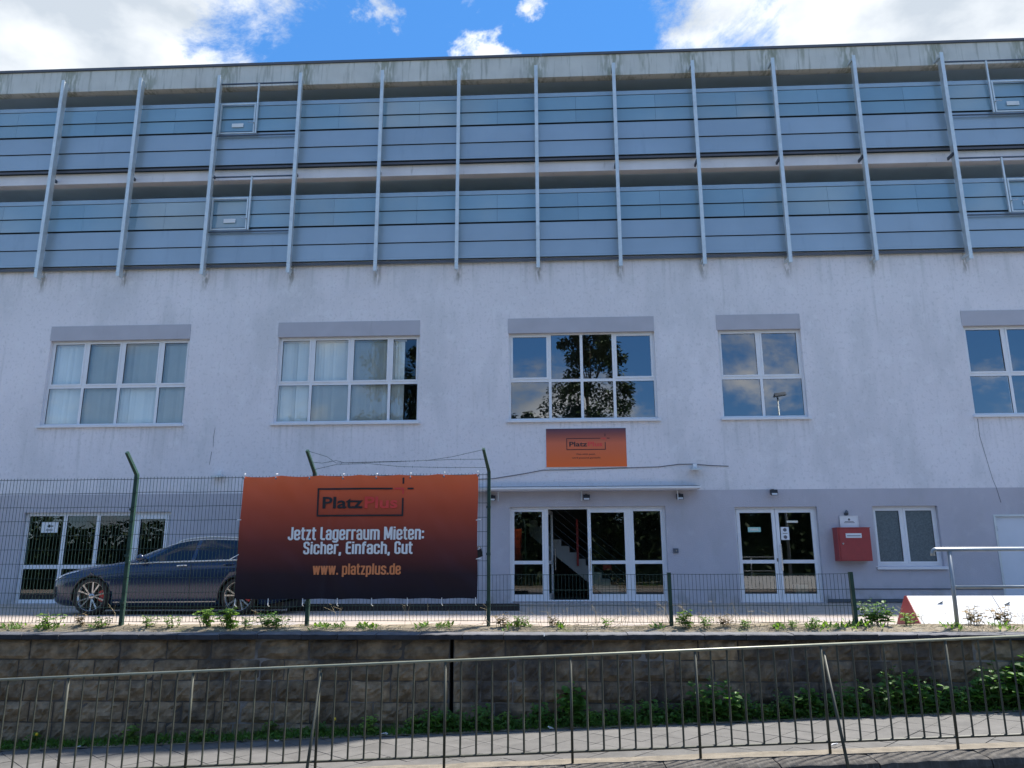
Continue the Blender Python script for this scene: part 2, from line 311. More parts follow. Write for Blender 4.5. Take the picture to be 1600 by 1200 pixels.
def stroke_glyphs():
    t = .15; h = t / 2; X = .80
    def std(w): return h, w - h
    G = {}
    cl, cr = std(.42); yb, yt, ct = h * .85, X - h * .85, 1 - h * .85
    loop = lambda top: [(cl, (yb + top) / 2), (cl, yb), (cr, yb), (cr, top), (cl, top), (cl, (yb + top) / 2)]
    G['a'] = (.42, [[(cl, .55), (cl, yt), (cr, yt), (cr, 0)], [(cr, .43), (cl, .43), (cl, yb), (cr, yb)]])
    G['e'] = (.42, [[(cr, .27), (cr, yb), (cl, yb), (cl, yt), (cr, yt), (cr, .40), (cl, .40)]])
    G['c'] = (.42, [[(cr, .30), (cr, yb), (cl, yb), (cl, yt), (cr, yt), (cr, .50)]])
    G['s'] = (.41, [[(cl, .25), (cl, yb), (cr, yb), (cr, .36), (cl, .46), (cl, yt), (cr, yt), (cr, .56)]])
    G['S'] = (.43, [[(cl, .30), (cl, yb), (cr, yb), (cr, .46), (cl, .58), (cl, ct), (cr, ct), (cr, .70)]])
    G['g'] = (.42, [loop(yt), [(cr, X), (cr, -.13), (cl, -.13), (cl, -.05)]])
    G['d'] = (.42, [loop(yt), [(cr, 0), (cr, 1)]]); G['p'] = (.42, [loop(yt), [(cl, X), (cl, -.20)]])
    G['h'] = (.42, [[(cl, 0), (cl, 1)], [(cl, yt), (cr, yt), (cr, 0)]]); G['n'] = (.42, [[(cl, 0), (cl, X)], [(cl, yt), (cr, yt), (cr, 0)]])
    G['r'] = (.31, [[(cl, 0), (cl, X)], [(cl, yt), (.31, yt)]])
    G['m'] = (.64, [[(cl, 0), (cl, X)], [(cl, yt), (.32, yt), (.32, 0)], [(.32, yt), (.565, yt), (.565, 0)]])
    G['u'] = (.42, [[(cl, X), (cl, yb), (cr, yb)], [(cr, X), (cr, 0)]])
    G['i'] = (.17, [[(.085, 0), (.085, X)], [(.085, .87), (.085, 1)]]); G['l'] = (.17, [[(.085, 0), (.085, 1)]])
    G['t'] = (.29, [[(.12, .97), (.12, yb), (.29, yb)], [(0, yt), (.29, yt)]]); G['f'] = (.29, [[(.11, 0), (.11, ct), (.29, ct)], [(0, yt), (.28, yt)]])
    G['z'] = (.36, [[(.01, yt), (.35, yt)], [(.275, yt), (.085, yb)], [(.01, yb), (.35, yb)]])
    G['w'] = (.58, [[(.065, X), (.165, .0)], [(.165, .0), (.29, X)], [(.29, X), (.415, .0)], [(.415, .0), (.515, X)]])
    G['J'] = (.38, [[(.305, 1), (.305, yb), (.075, yb), (.075, .27)]]); G['L'] = (.34, [[(h, 1), (h, yb), (.34, yb)]])
    G['E'] = (.36, [[(.36, ct), (h, ct), (h, yb), (.36, yb)], [(h, .53), (.34, .53)]])
    G['M'] = (.58, [[(h, 0), (h, 1)], [(.58 - h, 0), (.58 - h, 1)], [(.11, .95), (.29, .12)], [(.29, .12), (.47, .95)]])
    G['G'] = (.43, [[(cr, .70), (cr, ct), (cl, ct), (cl, yb), (cr, yb), (cr, .46), (.24, .46)]])
    G[':'] = (.17, [[(.085, .08), (.085, .24)], [(.085, .52), (.085, .68)]]); G['.'] = (.17, [[(.085, 0), (.085, .16)]]); G[','] = (.17, [[(.085, .16), (.085, 0), (.045, -.13)]]); G[' '] = (.20, [])
    return G, h
GLY, GH = stroke_glyphs()
def condensed_mb(body, x0, x1, z0, z1, y, fn):
    """heavy condensed lettering laid out stroke by stroke; capitals run z0..z1"""
    x = 0; strokes = []
    for ch in body:
        w, ps = GLY[ch]; strokes += [[(px + x, pz_) for px, pz_ in p] for p in ps]; x += w + .045
    tot = x - .045; mb = MB()
    for si, p in enumerate(strokes):
        q = [p[0]]                                                   # round the corners
        for a, b, c in zip(p[:-2], p[1:-1], p[2:]):
            la, lc = math.dist(a, b), math.dist(b, c); r_ = min(.07, la / 2, lc / 2); q += [(b[0] + (a[0] - b[0]) * r_ / la, b[1] + (a[1] - b[1]) * r_ / la), (b[0] + (c[0] - b[0]) * r_ / lc, b[1] + (c[1] - b[1]) * r_ / lc)]
        q.append(p[-1]); n = len(q); lo, hi = [], []
        for i in range(n):
            d0 = Vector((q[i][0] - q[i - 1][0], q[i][1] - q[i - 1][1])) if i else None; d1 = Vector((q[i + 1][0] - q[i][0], q[i + 1][1] - q[i][1])) if i < n - 1 else None
            d0 = (d0 or d1).normalized(); d1 = (d1 or d0).normalized(); t_ = (d0 + d1).normalized(); nn = Vector((-t_.y, t_.x)); k = GH / max(.5, nn.dot(Vector((-d0.y, d0.x))))
            lo.append((q[i][0] - nn.x * k, q[i][1] - nn.y * k)); hi.append((q[i][0] + nn.x * k, q[i][1] + nn.y * k))
        def W3(e): X = x0 + e[0] / tot * (x1 - x0); Z = z0 + e[1] * (z1 - z0); return (X, y - .0005 * (si % 3) + fn(X, Z), Z)
        for i in range(n - 1): mb.quad(W3(lo[i]), W3(lo[i + 1]), W3(hi[i + 1]), W3(hi[i]))
    return mb
SL = .042
def pz(x): return -1.0 + SL * max(-22, min(22, x))                  # level of the sloping street's pavement
def yz(y): return .1 * (20 - min(20, max(10.6, y))) / 9             # level of the yard

# ------------------------------------------------------------------ setting
mb = MB(); xs = [-300, -120, -60, -22, 0, 22, 60, 120, 300]; ys = [-300, -100, -40, -12, -3, 8.1]
for i in range(len(xs) - 1):
    for j in range(len(ys) - 1):
        a, b, c, d = xs[i], xs[i + 1], ys[j], ys[j + 1]
        mb.quad((a, c, pz(a) - .16), (b, c, pz(b) - .16), (b, d, pz(b) - .16), (a, d, pz(a) - .16))
struct('ground', mb, 'ground')
mb = MB()
for a, b in ((-120, -22), (-22, 0), (0, 22), (22, 120)): mb.quad((a, .6, pz(a) - .125), (b, .6, pz(b) - .125), (b, 8.16, pz(b) - .125), (a, 8.16, pz(a) - .125))
struct('road', mb, 'asphalt')
mb = MB()
for a, b in ((-22, 0), (0, 22)): mb.hexa([(a, -2.5, pz(a) - .3), (b, -2.5, pz(b) - .3), (b, .6, pz(b) - .3), (a, .6, pz(a) - .3), (a, -2.5, pz(a)), (b, -2.5, pz(b)), (b, .6, pz(b)), (a, .6, pz(a))])
struct('opposite_pavement', mb, 'grout')
# pavement: bed with diagonal slabs
mb = MB()
for a, b in ((-22, 0), (0, 22)): mb.hexa([(a, 8.45, pz(a) - .3), (b, 8.45, pz(b) - .3), (b, 10.5, pz(b) - .3), (a, 10.5, pz(a) - .3), (a, 8.45, pz(a) - .008), (b, 8.45, pz(b) - .008), (b, 10.5, pz(b) - .008), (a, 10.5, pz(a) - .008)])
pavement = struct('pavement', mb, 'grout')
def clip(poly, x0, x1, y0, y1):
    for ax, lim, sg in ((0, x0, 1), (0, x1, -1), (1, y0, 1), (1, y1, -1)):
        out = []
        for i in range(len(poly)):
            a, b = poly[i - 1], poly[i]; da, db = sg * (a[ax] - lim), sg * (b[ax] - lim)
            if (da >= 0) != (db >= 0):
                t = da / (da - db); out.append((a[0] + (b[0] - a[0]) * t, a[1] + (b[1] - a[1]) * t))
            if db >= 0: out.append(b)
        poly = out
        if not poly: return poly
    return poly
sd_, h2 = .36, .36 * math.sqrt(.5)
rows = int(2.4 / h2) + 2
for j in range(rows):
    for i in range(-18, 16):
        cx = i * 2 * h2 + (h2 if j % 2 else 0); cy = 8.6 + j * h2; g = h2 - .005
        poly = clip([(cx - g, cy), (cx, cy - g), (cx + g, cy), (cx, cy + g)], -7.6, 6.8, 8.62, 10.22)
        if len(poly) < 3: continue
        area = abs(sum(poly[k - 1][0] * poly[k][1] - poly[k][0] * poly[k - 1][1] for k in range(len(poly)))) / 2
        if area < .012: continue
        dz = random.uniform(-.002, .003); tx = random.uniform(-.006, .006); ty = random.uniform(-.006, .006)
        mbs = MB(); n = len(poly)
        top = [Vector((x, y, pz(x) + dz + (x - cx) * tx + (y - cy) * ty)) for x, y in poly]
        mbs.v = top + [p - Vector((0, 0, .03)) for p in top]
        mbs.f = [tuple(range(n))] + [(k, (k + 1) % n, n + (k + 1) % n, n + k) for k in range(n)]
        mbs.build('paving_slab', 'slab', pavement)
mb = MB()                                                            # trodden dirt between slabs and kerb
n = 60
for k in range(n):
    a = -7.6 + 14.4 * k / n; b = -7.6 + 14.4 * (k + 1) / n
    w = lambda x: 8.68 + .05 * noise.noise((x * 2.1, 3, 0)) + .03 * noise.noise((x * 7, 1, 0))
    mb.quad((a, 8.46, pz(a) + .006), (b, 8.46, pz(b) + .006), (b, w(b), pz(b) + .007), (a, w(a), pz(a) + .007))
tag(mb.build('dirt_edge', 'dirt'), kind='structure')
mb = MB()
for a, b in ((-22, 0), (0, 22)): mb.hexa([(a, 8.2, pz(a) - .4), (b, 8.2, pz(b) - .4), (b, 8.46, pz(b) - .4), (a, 8.46, pz(a) - .4), (a, 8.2, pz(a) - .02), (b, 8.2, pz(b) - .02), (b, 8.46, pz(b) - .02), (a, 8.46, pz(a) - .02)])
kerb = struct('kerb', mb, 'grout')
def rough_block(seed, nx=9, ny=4, nz=3, amp=.010):
    """unit block (1 x .36 x .2) with tooled, worn faces"""
    m_ = MB(); idx = {}
    def P(i, j, k):
        if (i, j, k) in idx: return idx[(i, j, k)]
        x, y, z = i / nx - .5, (j / ny - .5) * .36, (k / nz - 1) * .2
        nn = noise.noise((x * 9 + seed * 7, y * 9, z * 9)); nn2 = noise.noise((x * 23 + seed, y * 5, z * 5 + 4))
        z2 = z + (amp * (nn + .6 * nn2) if k == nz else 0); y2 = y + (amp * 1.4 * (nn + .7 * nn2) if j == 0 else 0)
        if k == nz and j == 0: z2 -= .012; y2 += .010
        if k == nz and i in (0, nx): z2 -= .006
        m_.v.append(Vector((x, y2, z2))); idx[(i, j, k)] = len(m_.v) - 1; return idx[(i, j, k)]
    for i in range(nx):
        for j in range(ny): m_.f.append((P(i, j, nz), P(i + 1, j, nz), P(i + 1, j + 1, nz), P(i, j + 1, nz)))
        for k in range(nz): m_.f.append((P(i, 0, k), P(i + 1, 0, k), P(i + 1, 0, k + 1), P(i, 0, k + 1)))
    for e in (0, nx):
        for j in range(ny):
            for k in range(nz): m_.f.append((P(e, j, k), P(e, j + 1, k), P(e, j + 1, k + 1), P(e, j, k + 1)))
    return m_.mesh('kerb_stone', 'kerb')
kbs = [rough_block(s) for s in range(6)]
x = -7.7
while x < 7.2:
    w = random.uniform(.85, 1.15); cx = x + w / 2
    link('kerb_stone', random.choice(kbs), (cx, 8.30, pz(cx) + .004 + random.uniform(-.004, .004)), kerb, (0, -math.atan(SL), 0), (w - .012, 1, 1)); x += w

# yard and the soil on the wall top
mb = MB(); ys = [10.95, 12, 14, 16, 18, 20.0]
for j in range(len(ys) - 1): mb.quad((-60, ys[j], yz(ys[j])), (60, ys[j], yz(ys[j])), (60, ys[j + 1], yz(ys[j + 1])), (-60, ys[j + 1], yz(ys[j + 1])))
struct('yard', mb, 'yard')
mb = MB(); nx, ny = 150, 8                                           # uneven soil strip under the fence
def soil_z(x, y):
    t = (y - 10.72) / .9; hump = math.sin(max(0, min(1, t)) * math.pi) ** .7 if 0 < t < 1 else 0
    return .092 + hump * (.075 + .045 * noise.noise((x * 1.3, y * 2, 5)) + .025 * noise.noise((x * 5, y * 6, 2))) - .02 * max(0, t)
def sy(j, x): return 10.72 + .9 * j / ny + (.05 * noise.noise((x * 3, 0, 8)) if j == 0 else 0)
for i in range(nx):
    for j in range(ny):
        a, b = -9.5 + 19 * i / nx, -9.5 + 19 * (i + 1) / nx
        mb.quad(*[(x, sy(jj, x), soil_z(x, 10.72 + .9 * jj / ny)) for x, jj in ((a, j), (b, j), (b, j + 1), (a, j + 1))])
b_ = mb.build('soil_strip', 'soil', None, True); tag(b_, kind='structure')

# ------------------------------------------------------------------ retaining wall
rw = empty('retaining_wall', (0, 10.6, pz(0)), 'dark rough stone retaining wall with flat coping, between pavement and yard', 'wall')
JX = -1.27                                                           # open vertical joint
for a, b in ((-24, JX - .025), (JX + .025, 24)): MB().box(a, b, 10.526, 10.9, -2.4, .03).build('mortar_core', 'mortar', rw)
MB().box(JX - .025, JX + .025, 10.70, 10.88, -2.0, .028).build('open_joint', 'joint_black', rw)
def wall_stone(seed, nx=10, nz=6):
    m_ = MB(); idx = {}
    for i in range(nx + 1):
        for k in range(nz + 1):
            u, v = i / nx, k / nz; edge = min(u, 1 - u, (v * .6), (1 - v) * .6) * 2
            e = min(1, edge * 3.0) ** .6
            y = -.012 - e * (.030 + .045 * noise.noise((u * 3 + seed * 5.1, v * 2.2, seed)) + .026 * noise.noise((u * 8 + seed, v * 6, 3)))
            if noise.noise((seed * 3.3, v * 3, u * 2)) > .25: y += .010 * e
            jx = .022 * noise.noise((v * 3, seed, 1)) if i in (0, nx) else 0; jz = .030 * noise.noise((u * 4, seed, 9)) if k in (0, nz) else 0
            m_.v.append(Vector((u - .5 + jx, y, v - .5 + jz * 2))); idx[i, k] = len(m_.v) - 1
    for i in range(nx):
        for k in range(nz): m_.f.append((idx[i, k], idx[i + 1, k], idx[i + 1, k + 1], idx[i, k + 1]))
    ring = [idx[i, 0] for i in range(nx)] + [idx[nx, k] for k in range(nz)] + [idx[i, nz] for i in range(nx, 0, -1)] + [idx[0, k] for k in range(nz, 0, -1)]
    base = len(m_.v)
    for r_ in ring: p = m_.v[r_].copy(); p.y = .06; m_.v.append(p)
    for q in range(len(ring)): m_.f.append((ring[q], ring[(q + 1) % len(ring)], base + (q + 1) % len(ring), base + q))
    return m_.mesh('wall_stone', 'stone')
wst = [wall_stone(s) for s in range(14)]
tops = [.026, -.232, -.490, -.750, -1.010, -1.270, -1.52]
for c in range(6):
    zt, zb_ = tops[c], tops[c + 1]; gap = .015 if c else .020
    for a, b in ((-9.6, JX - .025), (JX + .025, 8.2)):
        x = a
        while x < b - .01:
            w = random.uniform(.30, .62) if c else random.uniform(.48, .78)
            if b - x - w < .22: w = b - x
            cx = x + w / 2; x += w
            if zt < pz(cx) - .02: continue
            link('wall_stone', random.choice(wst), (cx, 10.535, (zt + zb_) / 2), rw, (0, random.uniform(-.006, .006), random.uniform(-.03, .03)), (w - gap, random.uniform(.8, 1.25), zt - zb_ - gap))
def coping(seed):
    m_ = MB(); n_ = 8; pts = []
    for i in range(n_ + 1):
        x = i / n_ - .5; f = .010 * noise.noise((x * 6 + seed * 3, 0, 0)); t = .008 * noise.noise((x * 5, seed * 2, 0))
        pts.append([(x, f, -.070), (x, f, -.012 + t), (x, .016 + f, t), (x, .2, .002 + t), (x, .42, .006 * noise.noise((x * 4, seed, 7))), (x, .42, -.07)])
    for p in pts: m_.v += [Vector(q) for q in p]
    for i in range(n_):
        for k in range(6): m_.f.append((i * 6 + k, i * 6 + (k + 1) % 6, i * 6 + 6 + (k + 1) % 6, i * 6 + 6 + k))
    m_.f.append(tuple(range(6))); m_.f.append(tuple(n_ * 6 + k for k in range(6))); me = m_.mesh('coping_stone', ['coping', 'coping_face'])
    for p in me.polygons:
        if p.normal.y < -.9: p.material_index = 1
    return me
cps = [coping(s) for s in range(6)]
x = -9.6
while x < 8.4:
    w = random.uniform(.48, .60)
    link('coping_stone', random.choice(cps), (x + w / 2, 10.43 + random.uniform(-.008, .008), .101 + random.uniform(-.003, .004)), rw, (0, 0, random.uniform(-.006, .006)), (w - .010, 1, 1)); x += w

# ------------------------------------------------------------------ building
bd = empty('building', (0, 20, 0), 'long pale lilac rendered building with two blue-clad parking decks on top', 'building')
BX0, BX1 = -24, 24
def wall_panel(X0, X1, Z0, Z1, Y0, Y1, ops, name, m):
    xs = sorted({X0, X1, *[o[0] for o in ops], *[o[1] for o in ops]}); zs = sorted({Z0, Z1, *[o[2] for o in ops], *[o[3] for o in ops]})
    nx, nz = len(xs) - 1, len(zs) - 1
    def solid(i, k):
        if not (0 <= i < nx and 0 <= k < nz): return False
        cx, cz = (xs[i] + xs[i + 1]) / 2, (zs[k] + zs[k + 1]) / 2
        return not any(o[0] < cx < o[1] and o[2] < cz < o[3] for o in ops)
    mb = MB()
    for i in range(nx):
        for k in range(nz):
            if not solid(i, k): continue
            a, b, c, d = xs[i], xs[i + 1], zs[k], zs[k + 1]
            mb.quad((a, Y0, c), (b, Y0, c), (b, Y0, d), (a, Y0, d)); mb.quad((a, Y1, c), (a, Y1, d), (b, Y1, d), (b, Y1, c))
            if not solid(i - 1, k): mb.quad((a, Y0, c), (a, Y0, d), (a, Y1, d), (a, Y1, c))
            if not solid(i + 1, k): mb.quad((b, Y0, c), (b, Y1, c), (b, Y1, d), (b, Y0, d))
            if not solid(i, k - 1): mb.quad((a, Y0, c), (a, Y1, c), (b, Y1, c), (b, Y0, c))
            if not solid(i, k + 1): mb.quad((a, Y0, d), (b, Y0, d), (b, Y1, d), (a, Y1, d))
    return mb.build(name, m, bd)
SHOP = (-13.80, -9.84, .02, 2.33); ENT = (-.97, 3.0, .02, 2.39); DBL = (4.74, 6.80, .02, 2.35); WR = (8.16, 9.77, .88, 2.35); MD = (11.10, 12.36, .04, 2.12)
W = [(-13.72, -9.78), (-7.30, -3.40), (-.98, 2.93), (4.61, 6.80), (11.02, 14.95)]
WZ = (4.66, 7.06)
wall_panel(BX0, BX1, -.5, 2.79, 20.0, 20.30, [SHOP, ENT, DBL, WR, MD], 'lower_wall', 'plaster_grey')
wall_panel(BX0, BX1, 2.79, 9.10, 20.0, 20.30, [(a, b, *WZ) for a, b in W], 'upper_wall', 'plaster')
MB().box(BX0, BX1, 39.7, 40, -.5, 10.2).build('rear_wall', 'plaster', bd); MB().box(BX0, BX1, 39.7, 40, 11.8, 13.1).build('rear_parapet', 'plaster', bd)
for a, b in ((BX0, BX0 + .3), (BX1 - .3, BX1)): MB().box(a, b, 20.302, 39.698, -.5, 9.1).build('side_wall', 'plaster', bd)
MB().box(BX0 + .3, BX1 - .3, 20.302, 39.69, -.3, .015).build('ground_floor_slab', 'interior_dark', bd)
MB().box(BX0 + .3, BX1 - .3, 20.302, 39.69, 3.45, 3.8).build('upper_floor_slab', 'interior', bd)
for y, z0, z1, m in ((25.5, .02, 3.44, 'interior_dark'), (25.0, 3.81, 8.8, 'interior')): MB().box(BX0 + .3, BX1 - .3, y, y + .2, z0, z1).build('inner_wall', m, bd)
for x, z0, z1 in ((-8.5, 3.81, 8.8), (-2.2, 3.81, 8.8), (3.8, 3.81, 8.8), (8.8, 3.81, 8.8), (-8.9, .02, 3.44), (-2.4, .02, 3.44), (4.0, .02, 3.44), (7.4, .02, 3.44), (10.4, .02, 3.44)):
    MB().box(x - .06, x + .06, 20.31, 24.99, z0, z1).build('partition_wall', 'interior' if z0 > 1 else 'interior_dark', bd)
# deck slabs, soffits, parapets
MB().box(BX0, BX1, 20.02, 39.69, 9.10, 9.22).build('deck_slab', 'soffit', bd)
for z0, z1, m in ((11.80, 12.12, 'slab_edge'),):
    MB().box(BX0, BX1, 20.0, 20.25, z0, z1).build('slab_edge', m, bd); MB().box(BX0, BX1, 20.252, 39.69, z0 + .002, z1).build('deck_slab', 'soffit', bd)
MB().box(BX0, BX1, 19.98, 20.24, 14.83, 15.52).build('fascia', 'fascia', bd)
MB().box(BX0, BX1, 20.242, 39.69, 14.84, 15.4).build('roof_slab', 'soffit_dark', bd)
x = BX0
while x < BX1:
    x2 = min(BX1, x + 4.0); MB().box(x, x2 - .006, 19.94, 20.5, 15.522, 15.60).build('roof_cap', 'cap_metal', bd); x = x2
for z0, z1 in ((9.23, 11.20), (12.125, 14.22)): MB().box(BX0, BX1, 20.05, 20.2, z0, z1).build('parapet', 'dark_gap', bd)
for x in range(-20, 21, 5):
    for z0, z1 in ((9.221, 11.80), (12.121, 14.84)): MB().box(x - .2, x + .2, 25, 25.4, z0, z1).build('deck_column', 'soffit', bd)
FINS = [-19.25, -16.85, -14.44, -12.05, -9.64, -7.17, -4.71, -2.43, -.16, 2.11, 4.40, 6.71, 9.02, 11.50, 13.98, 16.3, 18.6]
YP = 19.90
def clad(x0, x1, z0, z1, m, name, tilt=.030, th=.014):
    X0, Z0 = at(x0, z0, YP); X1, Z1 = at(x1, z1, YP)
    return MB().hexa([(X0, YP - tilt, Z0), (X1, YP - tilt, Z0), (X1, YP - tilt + th, Z0), (X0, YP - tilt + th, Z0), (X0, YP, Z1), (X1, YP, Z1), (X1, YP + th, Z1), (X0, YP + th, Z1)]).build(name, m, bd)
for a, b in zip(FINS[:-1], FINS[1:]):
    A, B = a + .012, b - .012; mid = (a + b) / 2
    for dz in (0, -3.04):
        rescue = (a == -9.64 or a == 11.50)
        clad(A, B, 14.185 + dz, 14.315 + dz, 'rail_metal', 'top_rail', .012, .03)
        cols = ((A, mid - .003), (mid + .003, B))
        for c0, c1 in cols:
            clad(c0, c1, 13.755 + dz, 14.17 + dz, 'clad_glass', 'glass_panel'); clad(c0, c1, 13.345 + dz, 13.735 + dz, 'clad_glass', 'glass_panel')
        clad(A, B, 12.785 + dz, 13.305 + dz, 'clad_metal', 'metal_panel'); clad(A, B, 12.27 + dz, 12.765 + dz, 'clad_metal', 'metal_panel')
        clad(A, B, 12.165 + dz, 12.235 + dz, 'cap_metal', 'drip_profile', .012, .02)
        if rescue:
            lx = a + (.13 if a < 0 else 1.26); rx = lx + 1.06; rod = rx + .05 if a < 0 else lx - .06; y = 19.80
            X0, Zb = at(lx, 13.30 + dz, y); X1, Zt = at(rx, 14.29 + dz, y); Xr, Zr = at(rod, 14.93 + dz, y); XA, _ = at(a + .05, 0, y); XB, _ = at(b - .05, 0, y)
            g = MB()
            for q in ((X0, X1, Zb, Zb + .04), (X0, X1, Zt - .04, Zt)): g.box(q[0], q[1], y, y + .04, q[2], q[3])
            for q in (X0, X1 - .04): g.box(q, q + .04, y + .001, y + .039, Zb + .04, Zt - .04)
            gate = g.build('rescue_gate', 'galvanised', bd)
            MB().box(Xr - .022, Xr + .022, y - .02, y + .03, Zb - .02, Zr).build('gate_post', 'galvanised', gate)
            MB().box(XA, XB, y + .001, y + .035, Zr + .001, Zr + .035).build('gate_rail', 'tube_dark', gate)
            MB().box(XA, XB, y + .001, y + .035, Zb - .075, Zb - .045).build('gate_rail', 'tube_dark', gate)
            MB().box(X0 + .36, X0 + .70, y + .048, y + .052, Zb + .23, Zb + .35).build('sticker', 'paper', gate)
            hx = X1 - .02 if a < 0 else X0 + .02; s_ = -1 if a < 0 else 1
            MB().path([(hx, y - .05, Zb + .32), (hx + s_ * .16, y - .05, Zb + .33)], .012).path([(hx, y, Zb + .32), (hx, y - .052, Zb + .32)], .015).build('gate_handle', 'steel', gate)
for i, f in enumerate(FINS):                                         # steel fins hung in front of the cladding
    y = 19.62; X, Zt = at(f, 15.26, y); _, Zb = at(f, 8.93, y)
    mb = MB().prism([(X - .048, y), (X + .048, y), (X + .048, y + .012), (X + .007, y + .012), (X + .007, 19.865), (X - .007, 19.865), (X - .007, y + .012), (X - .048, y + .012)], 'z', Zb, Zt)
    fin = mb.build('fin', 'galvanised', bd)
    for z in (15.05, 12.0, 9.02):
        _, zz = at(0, z, 19.8)
        MB().box(X - .05, X - .009, 19.70, 19.999 if z < 15 else 19.978, zz - .05, zz + .03).build('fin_bracket', 'tube_dark' if z == 12.0 else 'galvanised', fin)
# canopy over the entrance
MB().hexa([(-4.6, 19.55, 2.80), (3.84, 19.55, 2.80), (3.84, 19.998, 2.80), (-4.6, 19.998, 2.80), (-4.6, 19.55, 2.85), (3.84, 19.55, 2.85), (3.84, 19.998, 2.90), (-4.6, 19.998, 2.90)]).build('canopy', 'white_paint', bd)
MB().hexa([(-4.58, 19.57, 2.853), (3.82, 19.57, 2.853), (3.82, 19.997, 2.902), (-4.58, 19.997, 2.902), (-4.58, 19.57, 2.861), (3.82, 19.57, 2.861), (3.82, 19.997, 2.911), (-4.58, 19.997, 2.911)]).build('canopy_bounce_cover', 'tube_dark', bd)  # unseen dark sheet added to cut light bounced onto the wall above
MB().box(-4.5, 3.78, 19.59, 19.99, 2.775, 2.798).build('canopy_soffit', 'slab_edge', bd)
for x in (-1.25, .87, 3.30): MB().path([(x, 19.80, 2.78), (x, 19.80, 2.52)], .012).build('canopy_hanger', 'white_paint' if x > 3 else 'galvanised', bd)
MB().box(6.86, 11.05, 19.955, 19.998, .02, .10).build('plinth_strip', 'tube_dark', bd)
MB().path([(7.5, 19.985, .335), (11.08, 19.985, .33)], .012).build('conduit', 'tube_dark', bd)
# hairline cracks in the render
for pts in ([(11.06, 4.55), (11.05, 4.1), (11.22, 3.0), (11.28, 2.79), (11.34, 2.42)], [(-8.86, 4.55), (-8.88, 4.3), (-8.87, 4.02)], [(-8.90, 3.9), (-8.93, 3.55)]):
    MB().path([(x, 19.999, z) for x, z in pts], [.004 + .003 * random.random() for _ in pts], 4).build('crack', 'ink_grey', bd)

# --- windows and doors
def grid_window(X0, X1, Z0, Z1, xm, zm, sash_rows, name='window', pane='pane', Y=20.11, fw=.055, mw=.075, sash=.045, pane_mats=None, skip=()):
    xs = [X0, *xm, X1]; zs = [Z0, *zm, Z1]; fr = MB()
    fr.box(X0, X1, Y, Y + .07, Z0, Z0 + fw).box(X0, X1, Y, Y + .07, Z1 - fw, Z1)
    for x in (X0, X1 - fw): fr.box(x, x + fw, Y + .001, Y + .069, Z0 + fw, Z1 - fw)
    for x in xm: fr.box(x - mw / 2, x + mw / 2, Y + .002, Y + .068, Z0 + fw, Z1 - fw)
    for z in zm:
        for i in range(len(xs) - 1):
            a = xs[i] + (fw if i == 0 else mw / 2); b = xs[i + 1] - (fw if i == len(xs) - 2 else mw / 2); fr.box(a, b, Y + .003, Y + .067, z - mw / 2, z + mw / 2)
    w = fr.build(name, 'upvc', bd)
    for i in range(len(xs) - 1):
        for k in range(len(zs) - 1):
            if (i, k) in skip: continue
            a = xs[i] + (fw if i == 0 else mw / 2); b = xs[i + 1] - (fw if i == len(xs) - 2 else mw / 2)
            c = zs[k] + (fw if k == 0 else mw / 2); d = zs[k + 1] - (fw if k == len(zs) - 2 else mw / 2)
            s_ = sash if k in sash_rows else 0
            if s_:
                q = MB().box(a, b, Y - .012, Y + .05, c, c + s_).box(a, b, Y - .012, Y + .05, d - s_, d)
                for x in (a, b - s_): q.box(x, x + s_, Y - .011, Y + .05, c + s_, d - s_)
                q.build('sash', 'upvc', w)
            g = .006; ga, gb, gc, gd = a + s_, b - s_, c + s_, d - s_
            q = MB()
            for (e0, e1, e2, e3) in ((ga, gb, gc, gc + g), (ga, gb, gd - g, gd), (ga, ga + g, gc + g, gd - g), (gb - g, gb, gc + g, gd - g)): q.box(e0, e1, Y + .012, Y + .03, e2, e3)
            q.build('gasket', 'rubber', w)
            rx = random.uniform(-.004, .004); rz = random.uniform(-.004, .004)
            cx, cz = (ga + gb) / 2, (gc + gd) / 2
            MB().quad(*[(x, Y + .022 + rx * (z - cz) + rz * (x - cx), z) for x, z in ((ga, gc), (gb, gc), (gb, gd), (ga, gd))]).build('pane', pane_mats.get((i, k), pane) if pane_mats else pane, w)
    return w
MUL = [(-12.72, -11.70, -10.60), (-6.37, -5.30, -4.22), (.12, .97, 1.83), (5.70,), (12.1, 13.1, 14.0)]
